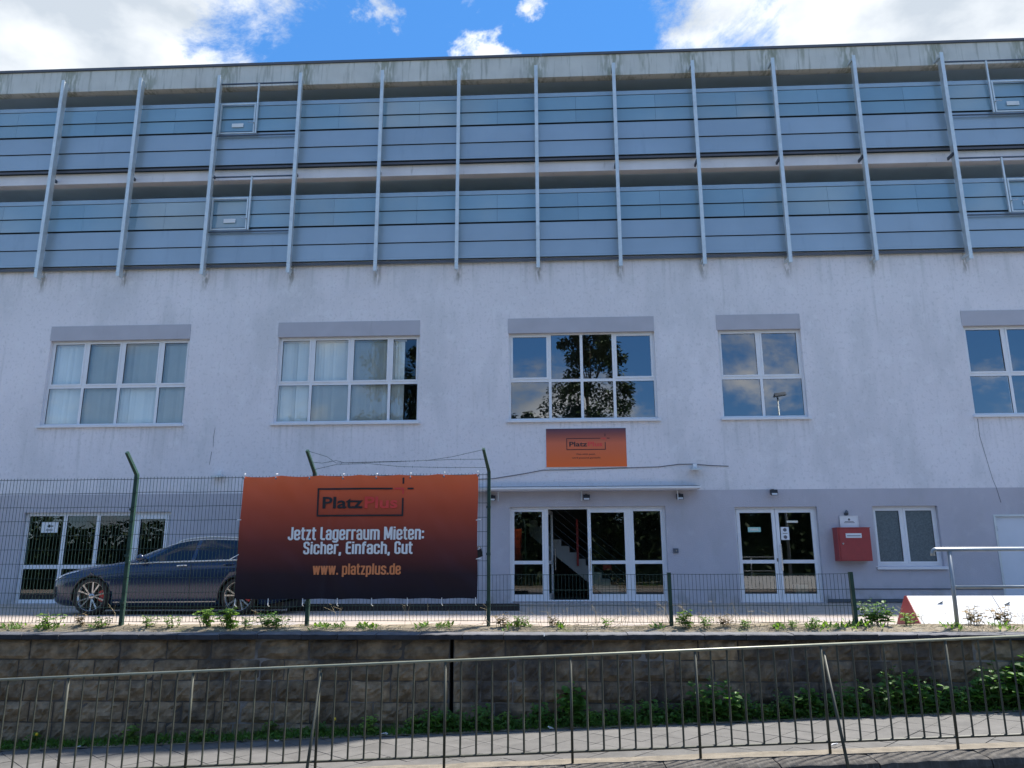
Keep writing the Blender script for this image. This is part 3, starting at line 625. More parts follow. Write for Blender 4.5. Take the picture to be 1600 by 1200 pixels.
for wi, ((a, b), ms) in enumerate(zip(W, MUL)):
    w = grid_window(a, b, WZ[0], WZ[1], ms, (5.74,), (1,) if wi != 2 else (), pane='pane' if wi > 1 else 'pane_clear')
    if wi == 2:                                                      # only the two outer lights open
        for x0, x1 in ((a + .055, ms[0] - .0375), (ms[2] + .0375, b - .055)):
            z0, z1 = 5.7775, WZ[1] - .055
            q = MB().box(x0, x1, 20.098, 20.128, z0, z0 + .05).box(x0, x1, 20.098, 20.128, z1 - .05, z1)
            for x in (x0, x1 - .05): q.box(x, x + .05, 20.099, 20.128, z0 + .05, z1 - .05)
            q.build('sash', 'upvc', w)
    MB().hexa([(a - .06, 19.92, WZ[0] - .075), (b + .06, 19.92, WZ[0] - .075), (b + .06, 20.109, WZ[0] - .06), (a - .06, 20.109, WZ[0] - .06), (a - .06, 19.92, WZ[0] - .02), (b + .06, 19.92, WZ[0] - .02), (b + .06, 20.109, WZ[0] - .002), (a - .06, 20.109, WZ[0] - .002)]).build('sill', 'sill', w)
    MB().box(a - .02, b + .0, 19.985, 20.098, WZ[1] - .02, 7.455).build('shutter_box', 'shutter', w)
    if wi in (0, 1):
        bl = MB(); x = a + .05; end = b - .05 if wi != 1 else b - .42
        while x < end:
            an = R(random.gauss(24, 7)) if wi != 3 else R(62); dx, dy = .045 * math.cos(an), .045 * math.sin(an); sag = random.uniform(0, .02)
            bl.quad((x - dx, 20.25 - dy, 4.62 + sag), (x + dx, 20.25 + dy, 4.62 + sag), (x + dx, 20.25 + dy, 6.93), (x - dx, 20.25 - dy, 6.93)); x += .082
        tag(bl.build('vertical_blind', 'blind', w), kind='stuff')
        MB().box(a + .02, end + .02, 20.22, 20.29, 6.935, 6.98).build('blind_rail', 'white_paint', w)
# shopfront left
sf = grid_window(*SHOP, (-12.73, -11.83, -10.83), (.93,), (), 'shopfront', 'pane_dark', fw=.09, mw=.10)
q = MB().box(-10.775, -9.935, 20.085, 20.108, .05, .14).box(-10.775, -9.935, 20.085, 20.108, 2.15, 2.24)
for x in (-10.775, -10.02): q.box(x, x + .085, 20.086, 20.108, .14, 2.15)
q.build('door_leaf', 'upvc', sf)
MB().path([(-10.72, 20.04, .95), (-10.72, 20.04, 1.35)], .014).build('door_handle', 'steel', sf)
n_ = MB().box(-13.38, -12.92, 20.124, 20.130, 1.81, 2.09).build('notice', 'paper', sf)
MB().prism([(-13.22, 1.98), (-13.14, 2.03), (-13.14, 1.995), (-13.05, 1.995), (-13.05, 1.965), (-13.14, 1.965), (-13.14, 1.93)], 'y', 20.121, 20.1235).build('arrow', 'ink', n_)
for k in range(2): MB().box(-13.24, -13.06, 20.121, 20.1235, 1.885 - .03 * k, 1.90 - .03 * k).build('text_line', 'ink_grey', n_)
# things inside the shop: bins behind the lower pane
mb_ = MB().prism([(-12.98, .03), (-12.74, .03), (-12.70, .62), (-13.02, .62)], 'y', 20.7, 21.0); tag(mb_.build('waste_bin', 'post_green', None, base=True), 'green bin standing behind the lower left shopfront pane', 'bin')
# entrance: fixed light, open leaf, closed leaf, fixed light
en = grid_window(*ENT, (-.04, 2.09), (), (), 'entrance_frame', 'pane_dark', fw=.06, mw=.09, skip={(0, 0), (1, 0), (2, 0)})
def leaf(x0, x1, z0, z1, y, parent, name, fw=.085, bottom=.17):
    q = MB().box(x0, x1, y, y + .055, z0, z0 + bottom).box(x0, x1, y, y + .055, z1 - fw, z1)
    for x in (x0, x1 - fw): q.box(x, x + fw, y + .001, y + .054, z0 + bottom, z1 - fw)
    q.box(x0 + fw, x1 - fw, y + .002, y + .053, .955, 1.04)
    d = q.build(name, 'upvc', parent)
    for c0, c1 in ((z0 + bottom, .955), (1.04, z1 - fw)):
        MB().quad((x0 + fw, y + .026, c0), (x1 - fw, y + .026, c0), (x1 - fw, y + .026, c1), (x0 + fw, y + .026, c1)).build('pane', 'pane_dark', d)
    return d
leaf(-.91, -.087, .082, 2.328, 20.115, en, 'fixed_light', .055, .13); leaf(2.137, 2.938, .082, 2.328, 20.115, en, 'fixed_light', .055, .13)
dl = leaf(1.02, 2.043, .05, 2.328, 20.10, en, 'door_leaf')
def pull(x, z0, z1, y, parent): return MB().path([(x, y, z0 + .05), (x, y - .07, z0 + .05)], .013).path([(x, y, z1 - .05), (x, y - .07, z1 - .05)], .013).path([(x, y - .07, z0), (x, y - .07, z1)], .017, 8).build('pull_handle', 'steel', parent)
pull(1.065, .78, 1.34, 20.10, dl)
# open leaf, hinged at x = .01 and swung into the hall
hinge = Vector((.012, 20.16, 0)); an = R(82); T = Matrix.Translation(hinge) @ Matrix.Rotation(an, 4, 'Z')
q = MB().box(0, .96, 0, .055, .05, .22).box(0, .96, 0, .055, 2.243, 2.328)
for x in (0, .875): q.box(x, x + .085, .001, .054, .22, 2.243)
q.box(.085, .875, .002, .053, .955, 1.04); q.v = [T @ p for p in q.v]; ol = q.build('open_door_leaf', 'upvc', en)
for c0, c1 in ((.22, .955), (1.04, 2.243)): MB().quad(*[T @ Vector((x, .026, z)) for x, z in ((.085, c0), (.875, c0), (.875, c1), (.085, c1))]).build('pane', 'pane_dark', ol)
MB().path([T @ Vector((.90, -.06, .8)), T @ Vector((.90, -.06, 1.34))], .017, 8).build('pull_handle', 'steel', ol)
MB().box(-.90, 2.95, 20.02, 20.30, .016, .05).build('threshold', 'steel', en)
# hall: stair rising to the left with white stringer, red newel, dark rails
stp = MB(); nst = 12; tr_, ri = .222, .178
poly = []
x_, z_ = 2.15, .02
prof = [(x_, z_)]
for k in range(nst): prof += [(x_ - k * tr_, .02 + (k + 1) * ri), (x_ - (k + 1) * tr_, .02 + (k + 1) * ri)]
xe, ze = prof[-1]
prof += [(xe, ze - .42), (x_ - .38, .02)]
st_ = MB(); dpt = (22.0, 23.1)
for k in range(nst): st_.box(x_ - (k + 1) * tr_, x_ - k * tr_, 22.06, 23.1, max(.016, .02 + (k + 1) * ri - .42), .02 + (k + 1) * ri - .012)
stair = st_.build('staircase', 'stair', bd)
for k in range(nst):                                                 # stringer built tread by tread along its slope
    xa, xb = x_ - (k + 1) * tr_, x_ - k * tr_; zt = .02 + (k + 1) * ri; la = max(.018, .02 + (k + 1) * ri - .40); lb = max(.018, .02 + k * ri - .40)
    MB().hexa([(xa, 21.99, la), (xb, 21.99, lb), (xb, 22.05, lb), (xa, 22.05, la), (xa, 21.99, zt), (xb, 21.99, zt), (xb, 22.05, zt), (xa, 22.05, zt)]).build('stringer', 'stair', stair)
MB().box(.79, .85, 21.90, 21.98, .90, 2.17).build('newel', 'red_paint', stair)
for k in range(5): MB().path([(.82, 21.94, 2.15 - .22 * k), (-1.2, 21.94, 2.15 - .22 * k + 2.02 * ri / tr_)], .014).path([(.82, 21.94, 2.15 - .22 * k), (2.2, 21.94, 2.15 - .22 * k - 1.38 * ri / tr_)], .014).build('stair_rail', 'tube_dark', stair)
MB().box(1.42, 1.64, 20.6, 20.62, .80, .93).build('notice', 'red_paint', bd)
# double door
df = grid_window(*DBL, (), (), (), 'double_door_frame', 'pane_dark', fw=.05, skip={(0, 0)})
d1 = leaf(4.795, 5.762, .05, 2.295, 20.10, df, 'door_leaf'); d2 = leaf(5.772, 6.745, .05, 2.295, 20.10, df, 'door_leaf')
pull(5.84, .77, 1.43, 20.10, d2)
MB().box(5.735, 5.76, 20.085, 20.098, 1.0, 1.08).build('lock_plate', 'black_plastic', d1)
s1 = MB().box(5.07, 5.39, 20.112, 20.116, 1.73, 1.85).build('sticker', 'mint', d1); MB().box(5.12, 5.33, 20.1105, 20.1118, 1.765, 1.815).build('text_line', 'cream', s1)
s2 = MB().box(5.885, 6.09, 20.112, 20.116, 1.53, 1.85).build('sticker', 'paper', d2)
for z in (1.78, 1.60):
    m_ = MB(); m_.prism([(5.99 + .045 * math.cos(k * math.pi / 8), z + .045 * math.sin(k * math.pi / 8)) for k in range(16)], 'y', 20.1105, 20.1118); m_.build('pictogram', 'ink_grey', s2)
MB().box(5.93, 6.05, 20.1105, 20.1118, 1.685, 1.70).build('text_line', 'ink_grey', s2)
MB().box(6.05, 6.33, 20.112, 20.116, 1.955, 2.01).build('sticker', 'cream', d2)
tag(MB().box(6.25, 6.58, 20.5, 20.75, .017, .42).build('carton', 'stair', base=True), 'pale carton on the floor behind the double door glass, lower right', 'box')
tag(MB().box(5.98, 6.22, 20.55, 20.75, .017, .22).build('carton', 'leaf_dry', base=True), 'low brown carton on the floor behind the double door glass', 'box')
# frosted window with sill, metal door
wr = grid_window(*WR, (8.93,), (), (0,), 'window', 'pane_frosted', fw=.06, mw=.06, sash=.05)
MB().hexa([(WR[0] - .04, 19.92, .80), (WR[1] + .06, 19.92, .80), (WR[1] + .06, 20.109, .815), (WR[0] - .04, 20.109, .815), (WR[0] - .04, 19.92, .86), (WR[1] + .06, 19.92, .86), (WR[1] + .06, 20.109, .878), (WR[0] - .04, 20.109, .878)]).build('sill', 'sill', wr)
MB().box(WR[0] + .02, WR[1] - .02, 20.3, 20.34, .9, 2.34).build('privacy_screen', 'interior', wr)
md = MB().box(MD[0] + .05, MD[1] - .05, 20.04, 20.09, .06, 2.07).build('metal_door', 'door_metal', bd)
fr = MB().box(MD[0], MD[0] + .048, 19.985, 20.12, .05, 2.12).box(MD[1] - .048, MD[1], 19.985, 20.12, .05, 2.12).box(MD[0] + .048, MD[1] - .048, 19.986, 20.12, 2.072, 2.12); fr.build('door_frame', 'galvanised', md)
for z in (.32, 1.72): MB().path([(MD[0] + .055, 20.02, z), (MD[0] + .055, 20.02, z + .12)], .018, 8).build('hinge', 'steel', md)
MB().path([(MD[1] - .12, 20.04, 1.03), (MD[1] - .12, 19.98, 1.03), (MD[1] - .26, 19.98, 1.03)], .011).build('door_handle', 'steel', md)

# ------------------------------------------------------------------ things on the facade
gradient_mat('sign_print', 3.40, 4.41, [(0, (.92, .17, .040)), (.2, (.84, .175, .055)), (.62, (.70, .175, .09)), (.85, (.30, .10, .085)), (1, (.11, .065, .10))])
mat('print_red', (.80, .07, .06), .5, var=.02)
sg = empty('sign_board', (1.03, 19.97, 3.40), 'orange sign board with black logo, on the wall above the entrance', 'sign')
MB().box(-.01, 2.07, 19.972, 19.998, 3.40, 4.41).build('board', 'sign_print', sg)
q = MB()
for e in ((-.016, 2.076, 3.392, 3.40), (-.016, 2.076, 4.41, 4.418), (-.016, -.0101, 3.40, 4.41), (2.0701, 2.076, 3.40, 4.41)): q.box(e[0], e[1], 19.968, 19.998, e[2], e[3])
q.build('edge_trim', 'paper', sg)
def logo(x0, x1, z0, z1, y, st, parent, fn=None, ctx=(.073, .53, .55, .92), zz=(.29, .69)):
    """framed word mark with a plus at the upper right corner; y = front plane"""
    Wd, Hh = x1 - x0, z1 - z0
    def strip(a, b, c, d, m, name):
        n_ = max(1, int((b - a) / .08)); s_ = MB()
        for k in range(n_):
            p0, p1 = a + (b - a) * k / n_, a + (b - a) * (k + 1) / n_
            s_.quad(*[(x, y + (fn(x, z) if fn else 0), z) for x, z in ((p0, c), (p1, c), (p1, d), (p0, d))])
        return s_.build(name, m, parent)
    strip(x0, x0 + st, z0 + st, z1 - st, 'ink', 'logo_line'); strip(x0, x1, z0, z0 + st, 'ink', 'logo_line')
    strip(x0, x0 + .87 * Wd, z1 - st, z1, 'ink', 'logo_line'); strip(x1 - st, x1, z0 + st, z0 + .64 * Hh, 'ink', 'logo_line')
    strip(x0 + .89 * Wd, x1 - st, z1 - st, z1, 'print_red', 'logo_line'); strip(x1 - st, x1, z1 - .22 * Hh, z1, 'print_red', 'logo_line')
    strip(x1 - st, x1, z1 + .14 * Hh, z1 + .36 * Hh, 'ink', 'logo_line'); strip(x1 + .04 * Wd, x1 + .11 * Wd, z1 - st, z1, 'ink', 'logo_line')
    text_mb('Platz', x0 + ctx[0] * Wd, x0 + ctx[1] * Wd, z0 + zz[0] * Hh, z0 + zz[1] * Hh, y, .022, 'P', fn=fn).build('lettering', 'ink', parent)
    text_mb('Plus', x0 + ctx[2] * Wd, x0 + ctx[3] * Wd, z0 + zz[0] * Hh, z0 + zz[1] * Hh, y, .022, 'P', fn=fn).build('lettering', 'print_red', parent)
logo(.52, 1.535, 3.845, 4.155, 19.968, .018, sg)
text_mb('Was nicht passt,', .765, 1.265, 3.715, 3.755, 19.968, .004, 'W').build('lettering', 'ink', sg)
text_mb('wird passend gemacht', .66, 1.395, 3.62, 3.66, 19.968, .004, 'W').build('lettering', 'ink', sg)

def spot(x, z, label, pale=False):
    e = empty('floodlight', (x, 19.98, z), label, 'lamp', 'small floodlights on the facade'); c = 'galvanised' if pale else 'black_plastic'
    MB().box(x - .03, x + .03, 19.93, 19.998, z + .02, z + .08).build('bracket', c, e)
    q = MB().hexa([(x - .085, 19.80, z - .085), (x + .085, 19.80, z - .085), (x + .085, 19.90, z - .06), (x - .085, 19.90, z - .06), (x - .085, 19.83, z + .055), (x + .085, 19.83, z + .055), (x + .085, 19.928, z + .07), (x - .085, 19.928, z + .07)]); q.build('housing', c, e)
    MB().quad((x - .07, 19.797, z - .075), (x + .07, 19.797, z - .075), (x + .07, 19.806, z - .03), (x - .07, 19.806, z - .03)).build('lens', 'lens_grey', e)
for x, z, l in ((-1.41, 2.62, 'small black floodlight under the canopy, behind the tall fence post beside the banner'), (1.0, 2.62, 'small black floodlight under the canopy above the open entrance door'),
                (3.36, 2.62, 'small black floodlight under the right end of the canopy'), (5.72, 2.71, 'small black floodlight on the wall above the double door')): spot(x, z, l)
def flat_lamp(x, z, label):
    e = empty('floodlight', (x, 19.98, z), label, 'lamp', 'small floodlights on the facade')
    MB().box(x - .05, x + .05, 19.93, 19.998, z + .03, z + .13).build('bracket', 'white_paint', e)
    MB().hexa([(x - .13, 19.72, z - .05), (x + .13, 19.72, z - .05), (x + .13, 19.96, z - .015), (x - .13, 19.96, z - .015), (x - .13, 19.72, z - .01), (x + .13, 19.72, z - .01), (x + .13, 19.96, z + .025), (x - .13, 19.96, z + .025)]).build('housing', 'galvanised', e)
    MB().quad((x - .11, 19.75, z - .049), (x + .11, 19.75, z - .049), (x + .11, 19.94, z - .021), (x - .11, 19.94, z - .021)).build('lens', 'lens_grey', e)
flat_lamp(3.80, 3.32, 'flat grey floodlight on the pale wall right of the orange sign board')
flat_lamp(-8.62, 3.24, 'flat grey floodlight on the wall above the parked car')
tag(MB().path([(x, 19.985, z) for x, z in ((-2.2, 3.10), (-1.4, 3.12), (-.6, 3.24), (-.1, 3.33), (.6, 3.335), (1.4, 3.355), (2.1, 3.37), (2.9, 3.39), (3.4, 3.45), (3.8, 3.45), (4.2, 3.41), (4.66, 3.39))], .010, 5).build('cable', 'ink_grey'), 'thin dark cable strung along the wall below the orange sign board', 'cable')
# letter box, notice and bell
lb = empty('letter_box', (7.58, 19.85, 1.0), 'red metal letter box with white slot plate on the wall beside the double door', 'letter box')
bm = MB(); bm.box(7.13, 7.92, 19.68, 19.997, 1.005, 1.80); bm.build('body', 'letter_red', lb)
MB().box(7.17, 7.91, 19.664, 19.679, 1.02, 1.785).build('door', 'letter_red', lb)
MB().box(7.115, 7.935, 19.66, 19.997, 1.801, 1.815).build('lid', 'letter_red', lb)
sp = MB().box(7.32, 7.70, 19.652, 19.663, 1.56, 1.67).build('slot_plate', 'white_paint', lb); MB().box(7.345, 7.675, 19.648, 19.6515, 1.60, 1.618).build('slot', 'ink_grey', sp)
MB().path([(7.235, 19.664, 1.42), (7.235, 19.650, 1.42)], .022, 10).build('lock', 'steel', lb)
nb = empty('notice_board', (7.55, 19.97, 1.82), 'white framed notice standing on the red letter box', 'notice')
MB().box(7.34, 7.76, 19.96, 19.975, 1.82, 2.10).build('sheet', 'paper', nb)
q = MB().box(7.33, 7.77, 19.95, 19.98, 2.10, 2.115)
for x in (7.325, 7.762): q.box(x, x + .013, 19.95, 19.98, 1.82, 2.099)
q.build('frame', 'white_paint', nb)
MB().prism([(7.55 + .028 * math.cos(k * .785), 2.02 + .03 * math.sin(k * .785)) for k in range(8)], 'y', 19.957, 19.959).build('crest', 'ink_grey', nb)
for z, w_ in ((1.965, .11), (1.935, .13)): MB().box(7.55 - w_, 7.55 + w_, 19.957, 19.959, z, z + .013).build('text_line', 'ink_grey', nb)
bl = empty('wall_lamp', (7.5, 19.95, 2.12), 'small dark wall lamp just above the white framed notice', 'lamp')
MB().path([(7.5, 19.997, 2.16), (7.5, 19.95, 2.17), (7.5, 19.93, 2.20), (7.5, 19.93, 2.25)], [.05, .05, .045, .02], 10).build('housing', 'tube_dark', bl, True)
bx = empty('doorbell', (3.21, 19.98, 1.24), 'small dark doorbell box on the wall right of the entrance', 'doorbell')
MB().box(3.15, 3.27, 19.955, 19.998, 1.22, 1.33).build('housing', 'tube_dark', bx); MB().path([(3.21, 19.955, 1.275), (3.21, 19.945, 1.275)], .016, 10).build('button', 'steel', bx)

# ------------------------------------------------------------------ mesh fences on the wall top
FY = 11.0
hf = empty('mesh_fence', (-4.5, FY, .17), 'tall dark green wire mesh fence with angled post tops behind the banner', 'fence')
lf = empty('mesh_fence', (1.7, FY, .17), 'low dark green wire mesh fence in front of the entrance and double door', 'fence')
def vwire(h): return MB().path([(0, 0, 0), (0, 0, h)], .0032, 4).mesh('vertical_wire', 'fence_green')
def hwires(x0, x1, z, par, double=True):
    mb = MB()
    for y in ((FY - .0065, FY + .0065) if double else (FY - .0065,)):
        mb.path([(x0 + (x1 - x0) * k / 6, y, z + .004 * math.sin(k * 2.1 + x0)) for k in range(7)], .0042, 4)
    return mb.build('horizontal_wire', 'fence_green', par)
PX = [-8.55, -6.00, -3.36, -.83]
for k, (a, b) in enumerate(zip(PX[:-1], PX[1:])):
    z0 = .20 + .012 * k; top = z0 + 2.02
    vm_ = vwire(2.03); x = a + .035
    while x < b - .02:
        link('vertical_wire', vm_, (x, FY, z0 - .005), hf, (0, random.uniform(-.0012, .0012), 0)); x += .0502
    for r_ in range(11): hwires(a, b, z0 + r_ * .2, hf)
for k, x in enumerate(PX):
    h = 2.27
    mb = MB().hexa([(x - .024 , FY + .012, .1), (x + .024, FY + .012, .1), (x + .024, FY + .072, .1), (x - .024, FY + .072, .1), (x - .024, FY + .012, h), (x + .024, FY + .012, h), (x + .024, FY + .072, h), (x - .024, FY + .072, h)])
    p = mb.build('post', 'post_green', hf)
    MB().hexa([(x - .024, FY + .012, h + .001), (x + .024, FY + .012, h + .001), (x + .024, FY + .072, h + .001), (x - .024, FY + .072, h + .001), (x - .082, FY - .20, h + .29), (x - .046, FY - .20, h + .29), (x - .046, FY - .16, h + .32), (x - .082, FY - .16, h + .32)]).build('post_arm', 'post_green', p)
    for z in (.45, 1.1, 1.75): MB().box(x - .03, x + .03, FY - .016, FY + .011, z, z + .035).build('clamp', 'fence_green', p)
# sagging barbed wires between the two right posts
def pt(px, f, dx=0): return Vector((px, FY + .03 - .2 * f, 2.27 + .30 * f))
A3 = [(-3.42, FY - .18, 2.57), (-3.15, FY - .12, 2.49), (-3.02, FY - .10, 2.40), (-2.7, FY - .09, 2.40), (-2.2, FY - .1, 2.41), (-1.7, FY - .1, 2.425), (-1.35, FY - .12, 2.47), (-.90, FY - .18, 2.56)]
B3 = [(-3.39, FY - .1, 2.42), (-3.22, FY - .1, 2.40), (-3.02, FY - .10, 2.435), (-2.9, FY - .08, 2.405), (-2.4, FY - .085, 2.415), (-1.9, FY - .09, 2.42), (-1.3, FY - .08, 2.44), (-.87, FY - .1, 2.435)]
C3 = [(-3.38, FY - .03, 2.31), (-3.02, FY - .06, 2.385), (-2.55, FY - .08, 2.39), (-2.1, FY - .06, 2.345), (-1.5, FY - .04, 2.33), (-.85, FY - .03, 2.325)]
for pts in (A3, B3, C3):
    mb = MB().path(pts, .0035, 4)
    for (p0, p1) in zip(pts[:-1], pts[1:]):
        p0, p1 = Vector(p0), Vector(p1); n_ = max(1, int((p1 - p0).length / .11))
        for k in range(n_):
            p = p0.lerp(p1, (k + .5) / n_); d = Vector((random.uniform(-.4, .4), random.uniform(-1, 1), random.uniform(-1, 1))).normalized() * .018; mb.path([p - d, p + d], .002, 3)
    mb.build('barbed_wire', 'fence_green', hf)
# low fence
LX = [-.83, 1.66, 4.12]
for a, b in zip(LX[:-1], LX[1:]):
    vm_ = vwire(.645); vs = vwire(.42); x = a + .06
    while x < b - .02:
        if 3.52 < x < 3.72: link('vertical_wire', vs, (x, FY, .42), lf)
        else: link('vertical_wire', vm_, (x, FY, .195), lf, (0, random.uniform(-.002, .002), 0))
        x += .0502
    for z in (.835, .63, .42): hwires(a, b, z, lf)
hwires(-.83, 1.66, .205, lf); hwires(1.66, 3.55, .205, lf); hwires(3.72, 4.12, .205, lf)
for x, lean in ((1.66, .004), (4.12, .012)):
    z0, z1 = .1, .86
    MB().hexa([(x - .022 + lean, FY + .012, z0), (x + .026 + lean, FY + .012, z0), (x + .026 + lean, FY + .07, z0), (x - .022 + lean, FY + .07, z0), (x - .022, FY + .012, z1), (x + .026, FY + .012, z1), (x + .026, FY + .07, z1), (x - .022, FY + .07, z1)]).build('post', 'post_green', lf)
pk = empty('padlock', (-.93, 10.96, 1.06), 'black padlock hanging on the tall mesh fence right of the banner', 'padlock')
MB().hexa([(-.985, 10.945, 1.06), (-.905, 10.945, 1.09), (-.905, 10.98, 1.09), (-.985, 10.98, 1.06), (-1.0, 10.945, 1.16), (-.925, 10.945, 1.195), (-.925, 10.98, 1.195), (-1.0, 10.98, 1.16)]).build('body', 'black_plastic', pk)
MB().path([(-.985, 10.962, 1.165), (-.982, 10.962, 1.20), (-.965, 10.962, 1.222), (-.945, 10.962, 1.215), (-.935, 10.962, 1.19)], .007, 6).build('shackle', 'steel', pk)

# ------------------------------------------------------------------ banner
gradient_mat('banner_print', .50, 2.24, [(0, (.014, .013, .022)), (.2, (.036, .019, .026)), (.45, (.19, .045, .038)), (.72, (.52, .095, .050)), (.9, (.84, .150, .060)), (1, (.97, .190, .072))], .42)
BNY = 10.945
def wav(x, z):
    u, v = (x + 4.37) / 3.39, (z - .5) / 1.73
    w = .020 * math.sin(u * 19 + v * 1.5) * (.35 + .65 * abs(v - .5)) + .032 * noise.noise((x * 1.6, z * 1.1, 3.3)) + .016 * noise.noise((x * 4.5 + z * 2, z * 3, 1.1))
    tie = max(0, 1 - (1 - v) * 5) * .006 * abs(math.sin((x + 4.37) / .563 * math.pi))
    fold = -.014 * math.exp(-((x + 3.06 - .05 * (z - 1.4)) / .05) ** 2) - .007 * math.exp(-((x + 2.62) / .06) ** 2) * max(0, v)
    return w + tie + fold
def bxy(u, v):
    s = .018 * abs(math.sin(u * 6 * math.pi)) * (v ** 6); b_ = .012 * abs(math.sin(u * 7 * math.pi)) * ((1 - v) ** 8)
    x = -4.375 + 3.395 * u + .01 * math.sin(v * 9) * (u ** 8) * .5; z = .505 + .012 * u + v * (1.722 - .004 * u) - s + b_; return x, z
bn = empty('banner', (-2.68, BNY, .5), 'large orange to black advertising banner tied to the tall mesh fence', 'banner')
mb = MB(); nx, nz = 120, 56; idx = lambda i, k: i * (nz + 1) + k
for i in range(nx + 1):
    for k in range(nz + 1):
        x, z = bxy(i / nx, k / nz); mb.v.append(Vector((x, BNY + wav(x, z), z)))
mb.f = [(idx(i, k), idx(i + 1, k), idx(i + 1, k + 1), idx(i, k + 1)) for i in range(nx) for k in range(nz)]
mb.build('sheet', 'banner_print', bn, True)
hem = MB()
for k in range(nx):
    (x0, z0), (x1, z1) = bxy(k / nx, 1), bxy((k + 1) / nx, 1)
mat('banner_orange', (.80, .26, .10), .45, var=.03)
mat('banner_white', (.88, .88, .89), .45, var=.03)
logo(-3.275, -2.035, 1.645, 2.045, BNY - .008, .024, bn, wav, (.065, .535, .555, .93), (.28, .69))
condensed_mb('Jetzt Lagerraum Mieten:', -3.67, -1.73, 1.320, 1.500, BNY - .008, wav).build('lettering', 'banner_white', bn)
condensed_mb('Sicher, Einfach, Gut', -3.44, -1.89, 1.125, 1.295, BNY - .008, wav).build('lettering', 'banner_white', bn)
condensed_mb('www. platzplus.de', -3.29, -2.05, .845, .995, BNY - .008, wav).build('lettering', 'banner_orange', bn)
def tie(x, z, ax, az):
    y = BNY + wav(min(max(x, -4.37), -.98), min(max(z, .5), 2.2)) - .008
    MB().path([(x, y, z), (x + ax, y - .012, z + az), (x + ax * 1.2, BNY + .04, z + az * 1.2)], .006, 5).build('cable_tie', 'zip_tie', bn)
for k in range(8): x, z = bxy(k / 7, 1); MB().path([(x, BNY + wav(x, z) - .006, z - .03), (x, BNY + wav(x, z) - .009, z - .03)], .014, 8).build('eyelet', 'steel', bn); tie(x + (.01 if k == 0 else -.01 if k == 7 else 0), z - .02, .004, .05)
for k in range(8): x, z = bxy(k / 7, 0); tie(x + (.02 if k == 0 else -.02 if k == 7 else 0), z + .02, .002, -.09)
for v in (.31, .62): x, z = bxy(1, v); tie(x - .02, z, .05, .01); 
x, z = bxy(0, .36); tie(x + .02, z, -.12, -.07); x, z = bxy(0, .64); tie(x + .02, z, -.05, 0)

# ------------------------------------------------------------------ handrail, barrier, beam
hr = empty('handrail', (5.38, 10.95, .1), 'galvanised tubular steel handrail on the wall top at the right', 'handrail')
def arc(cx, cz, r, a0, a1, n=6): return [(cx + r * math.cos(a0 + (a1 - a0) * k / n), 10.95, cz + r * math.sin(a0 + (a1 - a0) * k / n)) for k in range(n + 1)]
MB().path([(8.3, 10.95, 1.155)] + [(5.26, 10.95, 1.155)] + arc(5.26, 1.105, .05, math.pi / 2, math.pi) + [(5.21, 10.95, 1.07)], .028, 10).build('top_tube', 'handrail_steel', hr, True)
MB().path([(5.46, 10.95, .66), (8.3, 10.95, .66)], .021, 10).build('middle_tube', 'handrail_steel', hr, True)
for x in (5.42, 7.4): MB().path([(x - .005, 10.95, .05), (x + .012, 10.95, 1.128)], .027, 10).build('post', 'handrail_steel', hr, True)
br = empty('barrier', (7.5, 11.9, .1), 'long white wedge shaped barrier with a red end lying behind the handrail', 'barrier')
bx0 = 5.20
tri = [(11.48, .085), (12.30, .085), (11.93, .505), (11.88, .505)]
m_ = MB(); m_.prism(tri, 'x', bx0 + .012, 10.0); m_.build('body', 'barrier_white', br)
for x in (6.42, 7.64, 8.86): MB().hexa([(x - .006, 11.478, .09), (x + .006, 11.478, .09), (x + .006, 11.488, .09), (x - .006, 11.488, .09), (x - .006, 11.877, .504), (x + .006, 11.877, .504), (x + .006, 11.887, .504), (x - .006, 11.887, .504)]).build('seam', 'ink_grey', br)
m_ = MB(); m_.prism([(11.475, .084), (12.305, .084), (11.935, .508), (11.875, .508)], 'x', bx0, bx0 + .0119); m_.build('end_plate', 'letter_red', br)
for x, z, a in ((5.62, .41, .3), (6.55, .40, .15), (6.72, .2, .05), (7.3, .35, .2)):
    y = 11.48 + (z - .085) / .42 * .40; MB().path([(x - .04, y - .01, z - .02), (x + .05, y + .002, z + .02)], .009, 5).build('bolt', 'tube_dark', br)
tag(MB().box(-5.4, -.60, 16.35, 16.55, yz(16.4) - .01, yz(16.4) + .135).build('beam', 'beam', base=True), 'long dark timber beam lying on the yard behind the banner', 'beam')
# ------------------------------------------------------------------ street railing in front
RY = 8.5
rl = empty('street_railing', (0, RY, pz(0)), 'weathered green steel railing with thin bars along the pavement edge', 'railing')
def rz(x, o): return o + SL * x
POSTS = [-7.76, -6.45, -5.13, -3.78, -2.42, -1.09, .22, 1.51, 2.80, 4.06, 5.36, 6.66]
MB().path([(-8.0, RY, rz(-8.0, .045)), (7.0, RY, rz(7.0, .045))], .0145, 10).build('top_rail', 'rail_top', rl, True)
MB().path([(-8.0, RY, rz(-8.0, -.885)), (7.0, RY, rz(7.0, -.885))], .013, 6).build('bottom_rail', 'rail_green', rl)
bars = [MB().path([(0, 0, 0), (0, 0, .925)], .0105, 6).mesh('bar', 'rail_green')]
for a, b in zip(POSTS[:-1], POSTS[1:]):
    for k in range(1, 8):
        x = a + (b - a) * k / 8; link('bar', bars[0], (x, RY, rz(x, -.885)), rl, (0, random.uniform(-.004, .004), 0))
for x in POSTS: MB().path([(x, RY, pz(x) - .06), (x, RY, rz(x, .03))], .0145, 8).build('post', 'rail_green', rl, True)
